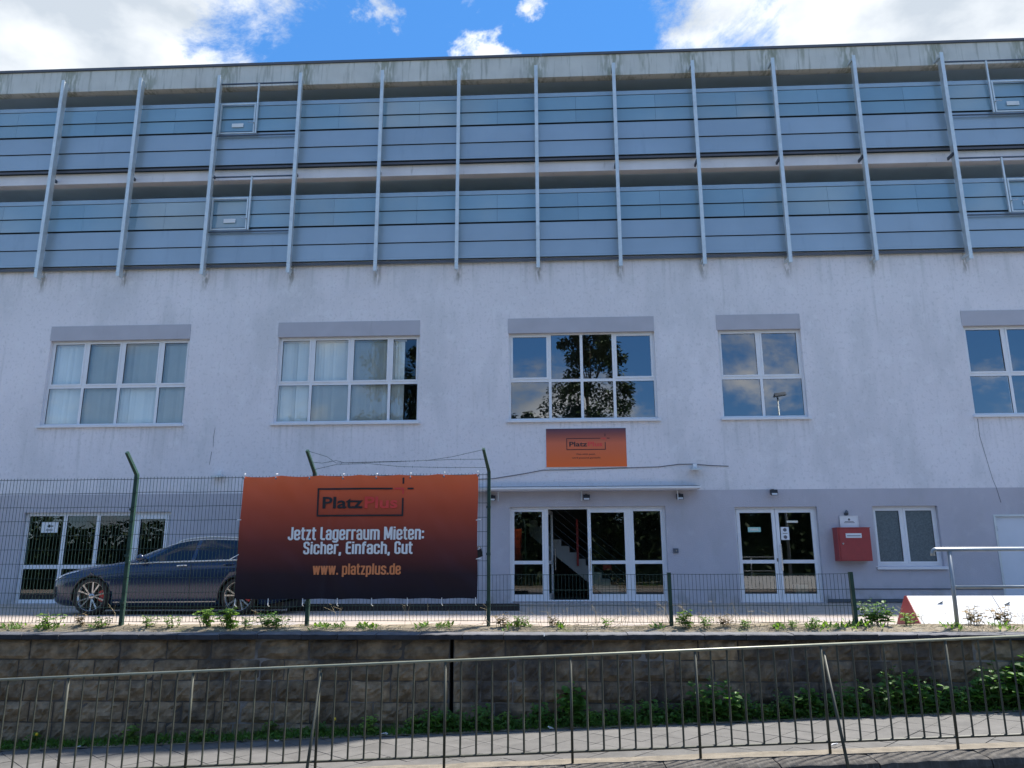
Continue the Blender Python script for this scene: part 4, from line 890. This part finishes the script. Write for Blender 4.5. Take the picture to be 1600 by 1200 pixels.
for x in (-2.42, 2.80): MB().path([(x + .02, RY - .01, rz(x, -.02)), (x + .02, RY - .46, pz(x) - .14)], .0155, 8).build('stay', 'rail_green', rl, True)

# ------------------------------------------------------------------ parked car (nose to the left)
def curve(pts):
    xs = [p[0] for p in pts]; ys = [p[1] for p in pts]; n = len(xs)
    d = [(ys[i + 1] - ys[i]) / (xs[i + 1] - xs[i]) for i in range(n - 1)]
    m = [d[0]] + [0 if d[i - 1] * d[i] <= 0 else 2 * d[i - 1] * d[i] / (d[i - 1] + d[i]) for i in range(1, n - 1)] + [d[-1]]
    def f(x):
        if x <= xs[0]: return ys[0]
        if x >= xs[-1]: return ys[-1]
        i = max(k for k in range(n - 1) if xs[k] <= x); h = xs[i + 1] - xs[i]; t = (x - xs[i]) / h
        return ys[i] * (2 * t ** 3 - 3 * t * t + 1) + h * m[i] * (t ** 3 - 2 * t * t + t) + ys[i + 1] * (-2 * t ** 3 + 3 * t * t) + h * m[i + 1] * (t ** 3 - t * t)
    return f
CX, CY, CZ = -9.62, 15.69, yz(15.2) + .003
zt = curve([(0, .60), (.05, .69), (.2, .775), (.6, .87), (1.0, .93), (1.4, .985), (1.62, 1.045), (2.0, 1.22), (2.35, 1.365), (2.62, 1.43), (3.0, 1.46), (3.5, 1.445), (4.0, 1.39), (4.4, 1.29), (4.62, 1.17), (4.78, 1.02), (4.85, .87), (4.87, .77)])
zs = curve([(0, .57), (.05, .65), (.3, .745), (.8, .845), (1.4, .925), (2, .95), (3, .975), (4, 1.0), (4.5, 1.01), (4.75, .94), (4.87, .75)])
zb = curve([(0, .30), (.1, .20), (.4, .16), (1.5, .15), (4.2, .16), (4.6, .27), (4.87, .42)])
hw = curve([(0, .52), (.04, .64), (.15, .77), (.4, .87), (.8, .92), (1.3, .935), (3.6, .935), (4.2, .915), (4.6, .86), (4.8, .76), (4.87, .62)])
wt = curve([(0, .40), (.2, .60), (.8, .72), (1.4, .74), (1.7, .70), (2.3, .61), (2.8, .585), (3.5, .575), (4.2, .565), (4.6, .60), (4.87, .50)])
def ring(x):
    w, a, b, s, r = hw(x), zb(x), zt(x), zs(x), wt(x); g = b - s; hgt = s - a
    p = [(0, a), (.80 * w, a), (.93 * w, a + .05), (.972 * w, a + .22 * hgt), (.985 * w, a + .40 * hgt), (1.0 * w, a + .62 * hgt), (.992 * w, a + .80 * hgt), (.972 * w, a + .965 * hgt), (.945 * w, s)]
    e = (r, s + g * .87)
    for t in (.25, .5, .75, 1): p.append((.93 * w + (e[0] - .93 * w) * t + .016 * math.sin(t * math.pi) * min(1, g / .3), s + .006 + (e[1] - s - .006) * t))
    p += [(r * .86, s + g * .945), (r * .5, s + g * .985), (0, b)]
    return p
def rp(x, t, off=0.0, side=-1):
    """point on the body: station x, ring parameter t, pushed outward by off"""
    def q(x, t):
        p = ring(x); i = min(int(t), len(p) - 2); u = t - i; return Vector((x, side * (p[i][0] + (p[i + 1][0] - p[i][0]) * u), p[i][1] + (p[i + 1][1] - p[i][1]) * u))
    c = q(x, t); a = q(min(4.87, x + .02), t) - q(max(0, x - .02), t); b = q(x, min(15, t + .15)) - q(x, max(0, t - .15)); n_ = a.cross(b)
    if n_.length < 1e-9: return c
    n_.normalize()
    if n_.y * side < 0 and abs(n_.y) > .2: n_ = -n_
    elif abs(n_.y) <= .2 and n_.z < 0 and t > 8: n_ = -n_
    return c + n_ * off
CO = Vector((CX, CY, CZ))
car = empty('parked_car', (CX + 2.4, CY, CZ), 'dark blue estate car parked behind the mesh fence, nose to the left', 'car')
st = sorted({*[0, .012, .03, .06, .1, .15, .22, .3, .4], *[.5 + .1 * k for k in range(41)], 4.55, 4.65, 4.72, 4.78, 4.82, 4.85, 4.87})
body = MB(); NR = 16; ringsz = 2 * NR - 2
for x in st:
    p = ring(x); body.v += [Vector((x, -q[0], q[1])) for q in p] + [Vector((x, q[0], q[1])) for q in p[-2:0:-1]]
for i in range(len(st) - 1):
    for k in range(ringsz): body.f.append((i * ringsz + k, i * ringsz + (k + 1) % ringsz, (i + 1) * ringsz + (k + 1) % ringsz, (i + 1) * ringsz + k))
body.f.append(tuple(range(ringsz))); body.f.append(tuple((len(st) - 1) * ringsz + k for k in range(ringsz)))
body.v = [p + CO for p in body.v]
MB().box(CX + .5, CX + 4.55, CY - .60, CY + .60, CZ + .085, CZ + .22).build('underbody', 'rubber', car)
bo = body.build('body', ['car_paint', 'rubber'], car, True)
WXF, WXR, WR_ = .93, 3.78, .345
cut = MB()
for wx in (WXF, WXR):
    for s_ in (-1, 1):
        cut.prism([(CX + wx + .378 * math.cos(k * math.pi / 18), CZ + WR_ + .378 * math.sin(k * math.pi / 18)) for k in range(36)], 'y', CY + s_ * .62, CY + s_ * 1.2)
co = cut.build('cutter', 'rubber')
md_ = bo.modifiers.new('arch', 'BOOLEAN'); md_.operation = 'DIFFERENCE'; md_.object = co; md_.solver = 'EXACT'
try: md_.material_mode = 'TRANSFER'
except Exception: pass
dg = bpy.context.evaluated_depsgraph_get(); dg.update(); nm = bpy.data.meshes.new_from_object(bo.evaluated_get(dg)); bo.modifiers.clear(); bo.data = nm; nm.name = 'body'; bpy.data.objects.remove(co)
def patch(name, m, x0, x1, t0, t1, n, k, off, side, fx=None):
    mb = MB()
    for i in range(n + 1):
        x = x0 + (x1 - x0) * i / n
        for j in range(k + 1):
            a, b = (t0, t1) if not fx else fx(i / n)
            mb.v.append(rp(x, a + (b - a) * j / k, off, side) + CO)
    mb.f = [(i * (k + 1) + j, (i + 1) * (k + 1) + j, (i + 1) * (k + 1) + j + 1, i * (k + 1) + j + 1) for i in range(n) for j in range(k)]
    return mb.build(name, m, car, True)
for s_ in (-1, 1):
    for x0, x1, fx in ((1.74, 2.80, lambda u: (8.35, 8.35 + min(3.55, .3 + 5.5 * u))), (2.88, 3.66, None), (3.72, 4.30, lambda u: (8.35, 11.9 - 2.4 * u ** 2))):
        patch('side_window', 'car_glass', x0, x1, 8.35, 11.9, 12, 8, .005, s_, fx)
    MB().path([rp(1.60 + 2.75 * k / 30, 8.1, .008, s_) + CO for k in range(31)], .015, 6).build('belt_trim', 'chrome', car)
    MB().path([rp(1.66 + 2.66 * k / 30, 12.15, .006, s_) + CO for k in range(31)], .010, 6).build('roof_trim', 'chrome', car)
    MB().path([rp(2.35 + 1.8 * k / 20, 12.9, .024 if 0 < k < 20 else .0, s_) + CO for k in range(21)], .014, 6).build('roof_rail', 'chrome', car)
    MB().path([rp(1.38 + 1.98 * k / 12, 2.35, .010, s_) + CO for k in range(13)], .016, 6).build('sill_trim', 'rim', car)
    for x in (1.60, 2.84, 3.70): MB().path([rp(x + (.0 if x < 3 else .12 * max(0, (4.5 - t) / 3)), t, .0015, s_) + CO for t in [2.6 + .3 * k for k in range(18)]], .0045, 4).build('door_seam', 'rubber', car)
    MB().path([rp(1.05 + 3.3 * k / 20, 5.9 + .4 * k / 20, .001, s_) + CO for k in range(21)], .006, 4).build('crease_line', 'car_paint', car)
    for x in (2.56, 3.46): MB().path([rp(x + .2 * k / 4, 6.75, .03 if 0 < k < 4 else .004, s_) + CO for k in range(5)], .013, 6).build('door_handle', 'chrome' if x < 3 else 'car_paint', car)
    c = rp(1.86, 8.5, .10, s_) + CO
    m_ = MB(); m_.path([c + Vector((.07, -s_ * .10, -.03)), c + Vector((.05, 0, 0)), c + Vector((.0, s_ * .06, .01)), c + Vector((-.02, s_ * .13, .005))], [.02, .055, .075, .03], 10); m_.build('mirror', 'car_paint', car, True)
    patch('headlight', 'chrome', .09, .62, 6.6, 8.3, 10, 5, .006, s_, lambda u: (6.55 + .9 * u, 7.9 + .3 * u))
    patch('headlight_lens', 'lens_grey', .14, .40, 6.8, 7.6, 6, 3, .010, s_, lambda u: (6.85 + .4 * u, 7.55 + .2 * u))
    patch('tail_light', 'tail_red', 4.45, 4.82, 6.8, 7.9, 8, 4, .006, s_)
    patch('bumper_intake', 'rubber', .02, .16, 3.2, 5.2, 4, 4, .006, s_)
    for wx in (WXF, WXR): MB().path([(CX + wx + .382 * math.cos(a), CY + s_ * (hw(wx + .38 * math.cos(a)) * .985 ), CZ + WR_ + .382 * math.sin(a)) for a in [R(-12) + R(204) * k / 24 for k in range(25)]], .012, 6).build('arch_trim', 'rubber', car, True)
def sheet(name, x0, x1, t0, m):
    mb = MB(); n, k = 10, 12
    for i in range(n + 1):
        x = x0 + (x1 - x0) * i / n
        for j in range(k + 1):
            u = j / k * 2 - 1; t = 15 - abs(u) * (15 - t0); p = rp(x, min(t, 14.999), 0, -1 if u < 0 else 1); p.z += .006; mb.v.append(p + CO)
    mb.f = [(i * (k + 1) + j, (i + 1) * (k + 1) + j, (i + 1) * (k + 1) + j + 1, i * (k + 1) + j + 1) for i in range(n) for j in range(k)]; return mb.build(name, m, car, True)
sheet('windshield', 1.56, 2.42, 12.4, 'car_glass'); sheet('rear_window', 4.42, 4.70, 12.4, 'car_glass')
def lathe(prof, cx, cy, cz, s_, n=40):
    mb = MB()
    for k in range(n):
        a = 2 * math.pi * k / n
        for (r_, y) in prof: mb.v.append(Vector((cx + r_ * math.cos(a), cy + s_ * y, cz + r_ * math.sin(a))))
    m_ = len(prof)
    for k in range(n):
        for j in range(m_ - 1): mb.f.append((k * m_ + j, ((k + 1) % n) * m_ + j, ((k + 1) % n) * m_ + j + 1, k * m_ + j + 1))
    return mb
for wx in (WXF, WXR):
    for s_ in (-1, 1):
        cx, cy, cz = CX + wx, CY + s_ * .80, CZ + WR_
        rim = lathe([(.262, .10), (.272, .106), (.272, .085), (.250, .075), (.245, -.09)], cx, cy, cz, s_).build('wheel', 'rim', car, True)
        lathe([(.262, -.11), (.30, -.11), (.335, -.10), (.345, -.07), (.345, .07), (.336, .098), (.305, .112), (.268, .108)], cx, cy, cz, s_).build('tyre', 'tyre', rim, True)
        lathe([(.0, .0), (.24, .0), (.24, -.02)], cx, cy, cz, s_, 24).build('wheel_disc', 'rim_black', rim)
        for k in range(5):
            a0 = 2 * math.pi * k / 5 + .3 + wx
            for da, m in ((-.16, 'rim'), (.17, 'rim')):
                q = MB(); d0 = Vector((math.cos(a0 + da * .4), 0, math.sin(a0 + da * .4))); d1 = Vector((math.cos(a0 + da * 1.5), 0, math.sin(a0 + da * 1.5)))
                pn = Vector((-math.sin(a0), 0, math.cos(a0))); c = Vector((cx, cy, cz))
                def Y(v, y): return v + Vector((0, s_ * y, 0))
                a_, b_ = c + d0 * .05, c + d1 * .262; w0, w1 = .012, .016
                q.hexa([Y(a_ - pn * w0, .03), Y(a_ + pn * w0, .03), Y(b_ + pn * w1, .06), Y(b_ - pn * w1, .06), Y(a_ - pn * w0, .075), Y(a_ + pn * w0, .075), Y(b_ + pn * w1, .098), Y(b_ - pn * w1, .098)])
                q.build('spoke', m, rim)
        lathe([(0, .085), (.035, .085), (.06, .075), (.06, .02)], cx, cy, cz, s_, 16).build('hub_cap', 'rim', rim, True)
        MB().prism([(cx + r_ * math.cos(a), cz + r_ * math.sin(a)) for r_, a in [(.14, R(-28) + R(60) * k / 5) for k in range(6)] + [(.225, R(32) - R(60) * k / 5) for k in range(6)]], 'y', cy + s_ * .005, cy + s_ * .05).build('brake_caliper', 'red_paint', rim)

# ------------------------------------------------------------------ plants
def leaf_quad(mb, p, d, up_, ln, wd):
    d = d.normalized(); s_ = d.cross(up_)
    if s_.length < 1e-4: s_ = Vector((1, 0, 0))
    s_.normalize(); n_ = s_.cross(d); i = len(mb.v)
    mb.v += [p, p + d * ln * .35 + s_ * wd * .5 + n_ * wd * .12, p + d * ln * .75 + s_ * wd * .34 + n_ * wd * .05, p + d * ln - n_ * ln * .12, p + d * ln * .75 - s_ * wd * .34 + n_ * wd * .05, p + d * ln * .35 - s_ * wd * .5 + n_ * wd * .12, p + d * ln * .4 - n_ * wd * .06]
    mb.f += [(i, i + 1, i + 6), (i + 1, i + 2, i + 3, i + 6), (i + 6, i + 3, i + 4, i + 5), (i, i + 6, i + 5)]
def weed_meshes(seed, h, spread, nst, per, ln, mat_leaf):
    rnd = random.Random(seed); fo, sm = MB(), MB()
    for k in range(nst):
        a = rnd.uniform(0, 2 * math.pi); r_ = spread * math.sqrt(rnd.random()); hh = h * rnd.uniform(.5, 1.05); base = Vector((r_ * .5 * math.cos(a), r_ * .3 * math.sin(a), -.02)); tip = Vector((r_ * math.cos(a), r_ * .6 * math.sin(a) - .02, hh))
        mid = base.lerp(tip, .5) + Vector((rnd.uniform(-.03, .03), rnd.uniform(-.03, .03), .03)); sm.path([base, mid, tip], [.004, .003, .002], 4)
        for j in range(per):
            t = .25 + .75 * (j + rnd.random() * .6) / per; p = base.lerp(mid, t * 2) if t < .5 else mid.lerp(tip, min(1, t * 2 - 1)); th = j * 2.4 + rnd.uniform(-.6, .6)
            d = Vector((math.cos(th), math.sin(th) * .8 - .2, rnd.uniform(-.25, .5))); l_ = ln * rnd.uniform(.6, 1.2) * (1.15 - .5 * t); leaf_quad(fo, p, d, Vector((rnd.uniform(-.3, .3), rnd.uniform(-.6, .1), 1)), l_, l_ * rnd.uniform(.62, .85))
    return fo.mesh('foliage', mat_leaf), sm.mesh('stem', 'stem')
kinds = [weed_meshes(s, h, sp, n_, per, ln, m_) for s, h, sp, n_, per, ln, m_ in ((1, .30, .20, 16, 7, .085, 'leaf'), (2, .24, .16, 14, 7, .075, 'leaf'), (3, .40, .18, 12, 8, .13, 'leaf'), (4, .20, .14, 13, 6, .065, 'leaf_bright'), (5, .34, .22, 20, 8, .08, 'leaf'), (6, .15, .12, 9, 5, .055, 'leaf_bright'), (7, .20, .10, 8, 6, .06, 'leaf_dry'))]
wn = {}
def weed(x, y, z, kind, sc, label, group, rot=None):
    e = empty('weed', (x, y, z), label, 'plant', group); f, s_ = kinds[kind]
    e.rotation_euler = (0, 0, rot if rot is not None else random.uniform(-.5, .5)); e.scale = (sc * random.uniform(.9, 1.15), sc, sc * random.uniform(.9, 1.1))
    for nm, me in (('foliage', f), ('stem', s_)):
        o = bpy.data.objects.new(nm, me); COL.objects.link(o); o.parent = e
base_weeds = [(-6.6, 3, .8), (-5.3, 3, .9), (-4.4, 5, .9), (-3.55, 3, .8), (-2.9, 1, .6), (-2.25, 3, 1.0), (-1.72, 3, .8), (-1.42, 0, .95), (-1.15, 1, .7), (-.85, 1, 1.05), (-.55, 3, .8), (-.12, 1, .9), (.30, 2, 1.05), (.52, 3, .8), (.98, 0, .75), (1.25, 1, .9), (1.58, 0, .8), (1.80, 1, 1.0),
              (2.05, 4, 1.25), (2.38, 1, 1.0), (2.66, 5, 1.0), (2.95, 0, 1.0), (3.22, 2, .85), (3.50, 1, .9), (3.78, 0, 1.05), (4.10, 1, 1.1), (4.36, 4, 1.2), (4.68, 0, 1.15), (5.0, 1, 1.0), (5.28, 2, .8), (5.60, 4, 1.35), (5.85, 2, 1.3), (6.15, 4, 1.5)]
bw = sorted(base_weeds)
for i, (x, k, sc) in enumerate(bw):
    side = 'left' if i < 17 else 'right'; n_ = i if i < 17 else len(bw) - 1 - i
    weed(x, 10.36 + random.uniform(-.06, .05), pz(x), k, sc * 1.18, 'green leafy weed at the foot of the stone wall, %s from the %s' % (ordinal(n_), side), 'weeds at the foot of the stone wall')
top_weeds = [(-6.95, 10.92, 5, 1.1), (-6.55, 10.95, 6, .7), (-6.2, 10.93, 5, .8), (-5.55, 10.94, 5, .9), (-5.20, 10.93, 5, .9), (-4.72, 10.93, 3, 1.05), (-4.40, 10.92, 3, 1.15), (-4.15, 10.9, 5, .8), (-3.85, 10.93, 4, .55), (-3.70, 10.9, 5, .9), (-.66, 10.93, 6, .8), (-.40, 10.92, 5, .8), (.05, 10.95, 6, .6), (.78, 10.94, 5, .6), (1.85, 10.92, 3, .95), (2.10, 10.9, 5, .8), (2.35, 10.94, 6, .7), (2.62, 10.93, 5, .7), (3.25, 10.92, 5, .6), (3.52, 10.88, 5, .75), (4.42, 11.05, 4, .85), (4.85, 11.1, 5, .9), (5.75, 11.2, 6, 1.0), (6.15, 11.25, 6, 1.1)]
for i, (x, y, k, sc) in enumerate(top_weeds):
    side = 'left' if i < 12 else 'right'; n_ = i if i < 12 else len(top_weeds) - 1 - i
    weed(x, y, soil_z(x, y) - .01, k, sc * 1.3, '%s weed on the wall top along the fence, %s from the %s' % ('dry brown' if k == 6 else 'small green', ordinal(n_), side), 'weeds on the wall top')
gr = MB(); rg = random.Random(5)                                     # grass along the wall foot
for k in range(9000):
    x = rg.uniform(-8.5, 7.2); dens = .95 if x < -1.2 else .45
    if rg.random() > dens: continue
    edge = 10.19 + .05 * noise.noise((x * 2.3, 0, 0)) + .03 * noise.noise((x * 8, 2, 0)); y = edge + (10.5 - edge) * rg.random() ** .8
    h_ = rg.uniform(.04, .13) * (1 + .5 * noise.noise((x * 1.7, 4, 0))) * (.6 + 1.2 * (y - 10.15)); a = rg.uniform(0, 6.28); w_ = rg.uniform(.004, .009); d = Vector((math.cos(a), math.sin(a), 0)); ln = Vector((rg.uniform(-.06, .06), rg.uniform(-.07, .03), 0)); p = Vector((x, y, pz(x) - .005)); i = len(gr.v)
    gr.v += [p - d * w_, p + d * w_, p + ln * .4 + d * w_ * .7 + Vector((0, 0, h_ * .6)), p + ln * .4 - d * w_ * .7 + Vector((0, 0, h_ * .6)), p + ln + Vector((0, 0, h_))]; gr.f += [(i, i + 1, i + 2, i + 3), (i + 3, i + 2, i + 4)]
for k in range(9000):                                                # low broad leaves between the blades
    x = rg.choice([rg.uniform(-8.5, 7.2), rg.uniform(-1.8, 7.2)]); y = rg.uniform(10.2, 10.5); a = rg.uniform(0, 6.28); l_ = rg.uniform(.03, .085)
    leaf_quad(gr, Vector((x, y, pz(x) + rg.random() ** 2 * (.22 if x > -1.5 else .10) * (.6 + .8 * noise.noise((x * 1.1, 3, 1))))), Vector((math.cos(a), math.sin(a), rg.uniform(.1, .9))), Vector((0, -.2, 1)), l_, l_ * .45)
tag(gr.build('grass', 'grass'), 'green grass strip growing between pavement and stone wall', 'grass', kind='stuff')
ed = MB()
for k in range(120):
    a, b = -8.5 + 15.7 * k / 120, -8.5 + 15.7 * (k + 1) / 120; f_ = lambda x: 10.17 + .05 * noise.noise((x * 2.3, 0, 0)) + .03 * noise.noise((x * 8, 2, 0)); ed.quad((a, f_(a), pz(a) + .006), (b, f_(b), pz(b) + .006), (b, 10.52, pz(b) + .02), (a, 10.52, pz(a) + .02))
tag(ed.build('verge_soil', 'soil'), kind='structure')
sw = MB()                                                            # dry stalks and tufts lying on the wall top
for k in range(420):
    x = rg.uniform(-7.5, 7.5); y = 10.70 + .3 * rg.random(); a = rg.gauss(0, .7); l_ = rg.uniform(.04, .24) * (1.4 if 0 < x < 4.2 else .8); p = Vector((x, y, soil_z(x, max(y, 10.73)) + .012)); d = Vector((math.cos(a), math.sin(a) * .6, rg.uniform(-.02, .25))).normalized()
    sw.path([p, p + d * l_ * .5 + Vector((0, 0, .01)), p + d * l_], [.0025, .0025, .001], 3)
for k in range(150):
    x = rg.choice([rg.uniform(-7.5, 7.5), rg.gauss(5.9, .7), rg.gauss(2.0, .6), rg.gauss(.2, .5)]); y = rg.uniform(10.86, 11.3); h_ = rg.uniform(.08, .34); p = Vector((x, y, soil_z(x, y) - .01)); q = p + Vector((rg.gauss(0, .05), rg.gauss(0, .04), h_ * .55)); r_ = q + Vector((rg.gauss(0, .07), rg.gauss(0, .04), h_ * .45))
    sw.path([p, q, r_], [.003, .0025, .001], 3)
    for j in range(rg.randint(0, 4)): sw.path([q.lerp(r_, rg.random()), q.lerp(r_, .5) + Vector((rg.gauss(0, .06), rg.gauss(0, .04), rg.uniform(.01, .08)))], .0014, 3)
for k in range(1500):
    x = rg.uniform(-8, 7.5); y = 10.72 + .35 * rg.random()
    if noise.noise((x * 1.5, 7, 0)) < .0: continue
    leaf_quad(sw, Vector((x, y, soil_z(x, max(y, 10.73)))), Vector((rg.uniform(-1, 1), rg.uniform(-1, 1), rg.uniform(.2, 1.2))), Vector((0, -.3, 1)), rg.uniform(.015, .045), .014)
tf = MB()
for k in range(2600):
    x = rg.uniform(-8, 7.5)
    if noise.noise((x * .9, 11, 0)) + .6 * noise.noise((x * 3.1, 5, 0)) < .12: continue
    y = rg.gauss(10.93, .07); a = rg.uniform(0, 6.28); l_ = rg.uniform(.02, .10)
    leaf_quad(tf, Vector((x, y, soil_z(x, max(y, 10.73)) - .004)), Vector((math.cos(a) * .7, math.sin(a) * .7, rg.uniform(.3, 1.6))), Vector((0, -.3, 1)), l_, l_ * rg.uniform(.2, .5))
tag(tf.build('ground_cover', 'leaf_bright'), 'low yellow-green moss and grass tufts along the wall top', 'grass', kind='stuff')
tag(sw.build('dry_stalks', 'straw'), 'dry straw and stalks strewn along the wall top', 'straw', kind='stuff')
for i, (x, dz) in enumerate(((-6.55, .16), (-2.72, .20))):
    e = empty('dandelion', (x, 10.32, pz(x)), ['yellow dandelion in the grass at the far left', 'yellow dandelion in the grass left of the slanted railing stay'][i], 'flower')
    MB().path([(x, 10.32, pz(x)), (x + .01, 10.30, pz(x) + dz)], .003, 4).build('stem', 'stem', e)
    lathe([(0, .012), (.012, .012), (.02, .004), (.018, -.004), (0, -.006)], x + .01, 10.29, pz(x) + dz + .005, -1, 10).build('blossom', 'flower', e, True)
for i, (x, y, lb_) in enumerate(((-5.9, 10.12, 'crumpled white paper scrap on the pavement at the far left'), (-3.32, 9.98, 'thin white litter strip on the pavement, left of the slanted stay'), (-2.05, 10.16, 'white paper scrap at the grass edge beside the slanted stay'), (.0, 10.14, 'small white scrap at the grass edge in the middle of the railing'), (2.93, 8.78, 'white paper ball on the dirt beside the right railing stay'))):
    m_ = MB(); z = pz(x) + .012; pts = [Vector((x + rg.uniform(-.05, .05), y + rg.uniform(-.03, .03), z + rg.uniform(0, .03))) for _ in range(6)]
    m_.v = pts + [p + Vector((.012, .006, .008)) for p in pts]; m_.f = [(0, 1, 2), (1, 3, 2), (2, 3, 4), (3, 5, 4), (6, 7, 8), (7, 9, 8), (8, 9, 10), (9, 11, 10), (0, 1, 7, 6), (4, 5, 11, 10)]
    tag(m_.build('paper_scrap', 'litter', base=True), lb_, 'litter', 'litter on the pavement')

# ------------------------------------------------------------------ across the street, seen mirrored in the glass
def tree(x, y, h, r_, crown0, label, seed, n=70, per=170, ls=.30):
    rnd = random.Random(seed); z0 = pz(x) - .17; e = empty('tree', (x, y, z0), label, 'tree', 'trees across the street')
    tk = MB().path([(x, y, z0 - .1), (x + .1, y, z0 + h * .25), (x - .05, y + .1, z0 + h * .55), (x, y, z0 + h * .85)], [.05 * r_ + .16, .05 * r_ + .1, .12, .03], 9); c = MB()
    for k in range(n):
        t = rnd.random(); zz = crown0 + (h - crown0) * t; pr = r_ * (.35 + .65 * math.sin(math.pi * min(1, .18 + .80 * t)) ** .8) * math.sqrt(rnd.uniform(.15, 1)); a = rnd.uniform(0, 6.28); cc = Vector((x + pr * math.cos(a), y + pr * math.sin(a), z0 + zz))
        if k % 5 == 0: tk.path([(x, y, z0 + zz * .8), cc], [.07, .02], 5)
        cr_ = r_ * rnd.uniform(.16, .34)
        for j in range(per):
            d = Vector((rnd.gauss(0, 1), rnd.gauss(0, 1), rnd.gauss(0, .8))); d = d.normalized() * cr_ * rnd.random() ** .4; leaf_quad(c, cc + d, Vector((rnd.gauss(0, 1), rnd.gauss(0, 1), rnd.gauss(-.2, .6))), Vector((0, 0, 1)), ls * rnd.uniform(.6, 1.3), ls * .7)
    tk.build('trunk', 'bark', e, True); c.build('crown', 'tree_leaf', e)
for i, a in enumerate([(3.3, -15, 21, 3.3, 1.5, 'tall narrow tree across the street, mirrored in the window above the sign board'), (-1.6, -13, 12.2, 2.2, 1.0, 'small round tree across the street, mirrored low in the window above the sign board'),
                       (-10.5, -15, 18.5, 3.6, 1.5, 'broad tree across the street, mirrored in the second upper window'), (-17.5, -14, 12.5, 3.4, 1.0, 'bushy tree across the street, mirrored low in the leftmost window'),
                       (10.0, -16, 9.0, 3.6, .8, 'low bushy tree across the street, mirrored in the double door'), (17.5, -15, 8.5, 3.4, .8, 'low tree across the street, mirrored in the frosted window'), (-6.0, -19, 9.5, 3.5, .8, 'low dark tree across the street behind the broad one')]):
    tree(*a, seed=40 + i, n=110 if a[2] > 15 else 75)
hd = MB(); rh = random.Random(9)
for k in range(26000):
    x = rh.uniform(-62, 62); hh = 5.6 + 1.2 * noise.noise((x * .25, 0, 0)) + .5 * noise.noise((x * .9, 2, 0)); z = hh * rh.random() ** .7; y = -9.5 - 2.2 * rh.random()
    leaf_quad(hd, Vector((x, y, pz(x) - .1 + z)), Vector((rh.gauss(0, 1), rh.gauss(0, 1), rh.gauss(0, .7))), Vector((0, 0, 1)), rh.uniform(.35, .6), .38)
for k in range(62):                                                  # solid core boxes added to block sky light through the hedge gaps
    a, b = -62 + 2 * k, -60 + 2 * k; h_ = 4.3 + 1.2 * noise.noise((a * .25, 0, 0)); hd.box(a, b - .05, -11.4, -10.2, pz(a) - .6, pz(a) + h_)
tag(hd.build('hedge', 'tree_leaf'), 'long dark hedge across the street, mirrored in the ground floor glass', 'hedge', kind='stuff')
lp = empty('street_lamp', (12.4, -1.0, pz(12.4)), 'street lamp across the road, mirrored in the fourth upper window', 'street lamp')
MB().path([(12.4, -1, pz(12.4)), (12.4, -1, 4), (12.4, -1, 9.7)], [.09, .07, .045], 10).build('pole', 'galvanised', lp, True)
MB().hexa([(12.2, -1.15, 9.72), (12.85, -1.15, 9.82), (12.85, -.85, 9.82), (12.2, -.85, 9.72), (12.25, -1.1, 9.92), (12.8, -1.1, 9.98), (12.8, -.9, 9.98), (12.25, -.9, 9.92)]).build('lamp_head', 'tube_dark', lp)
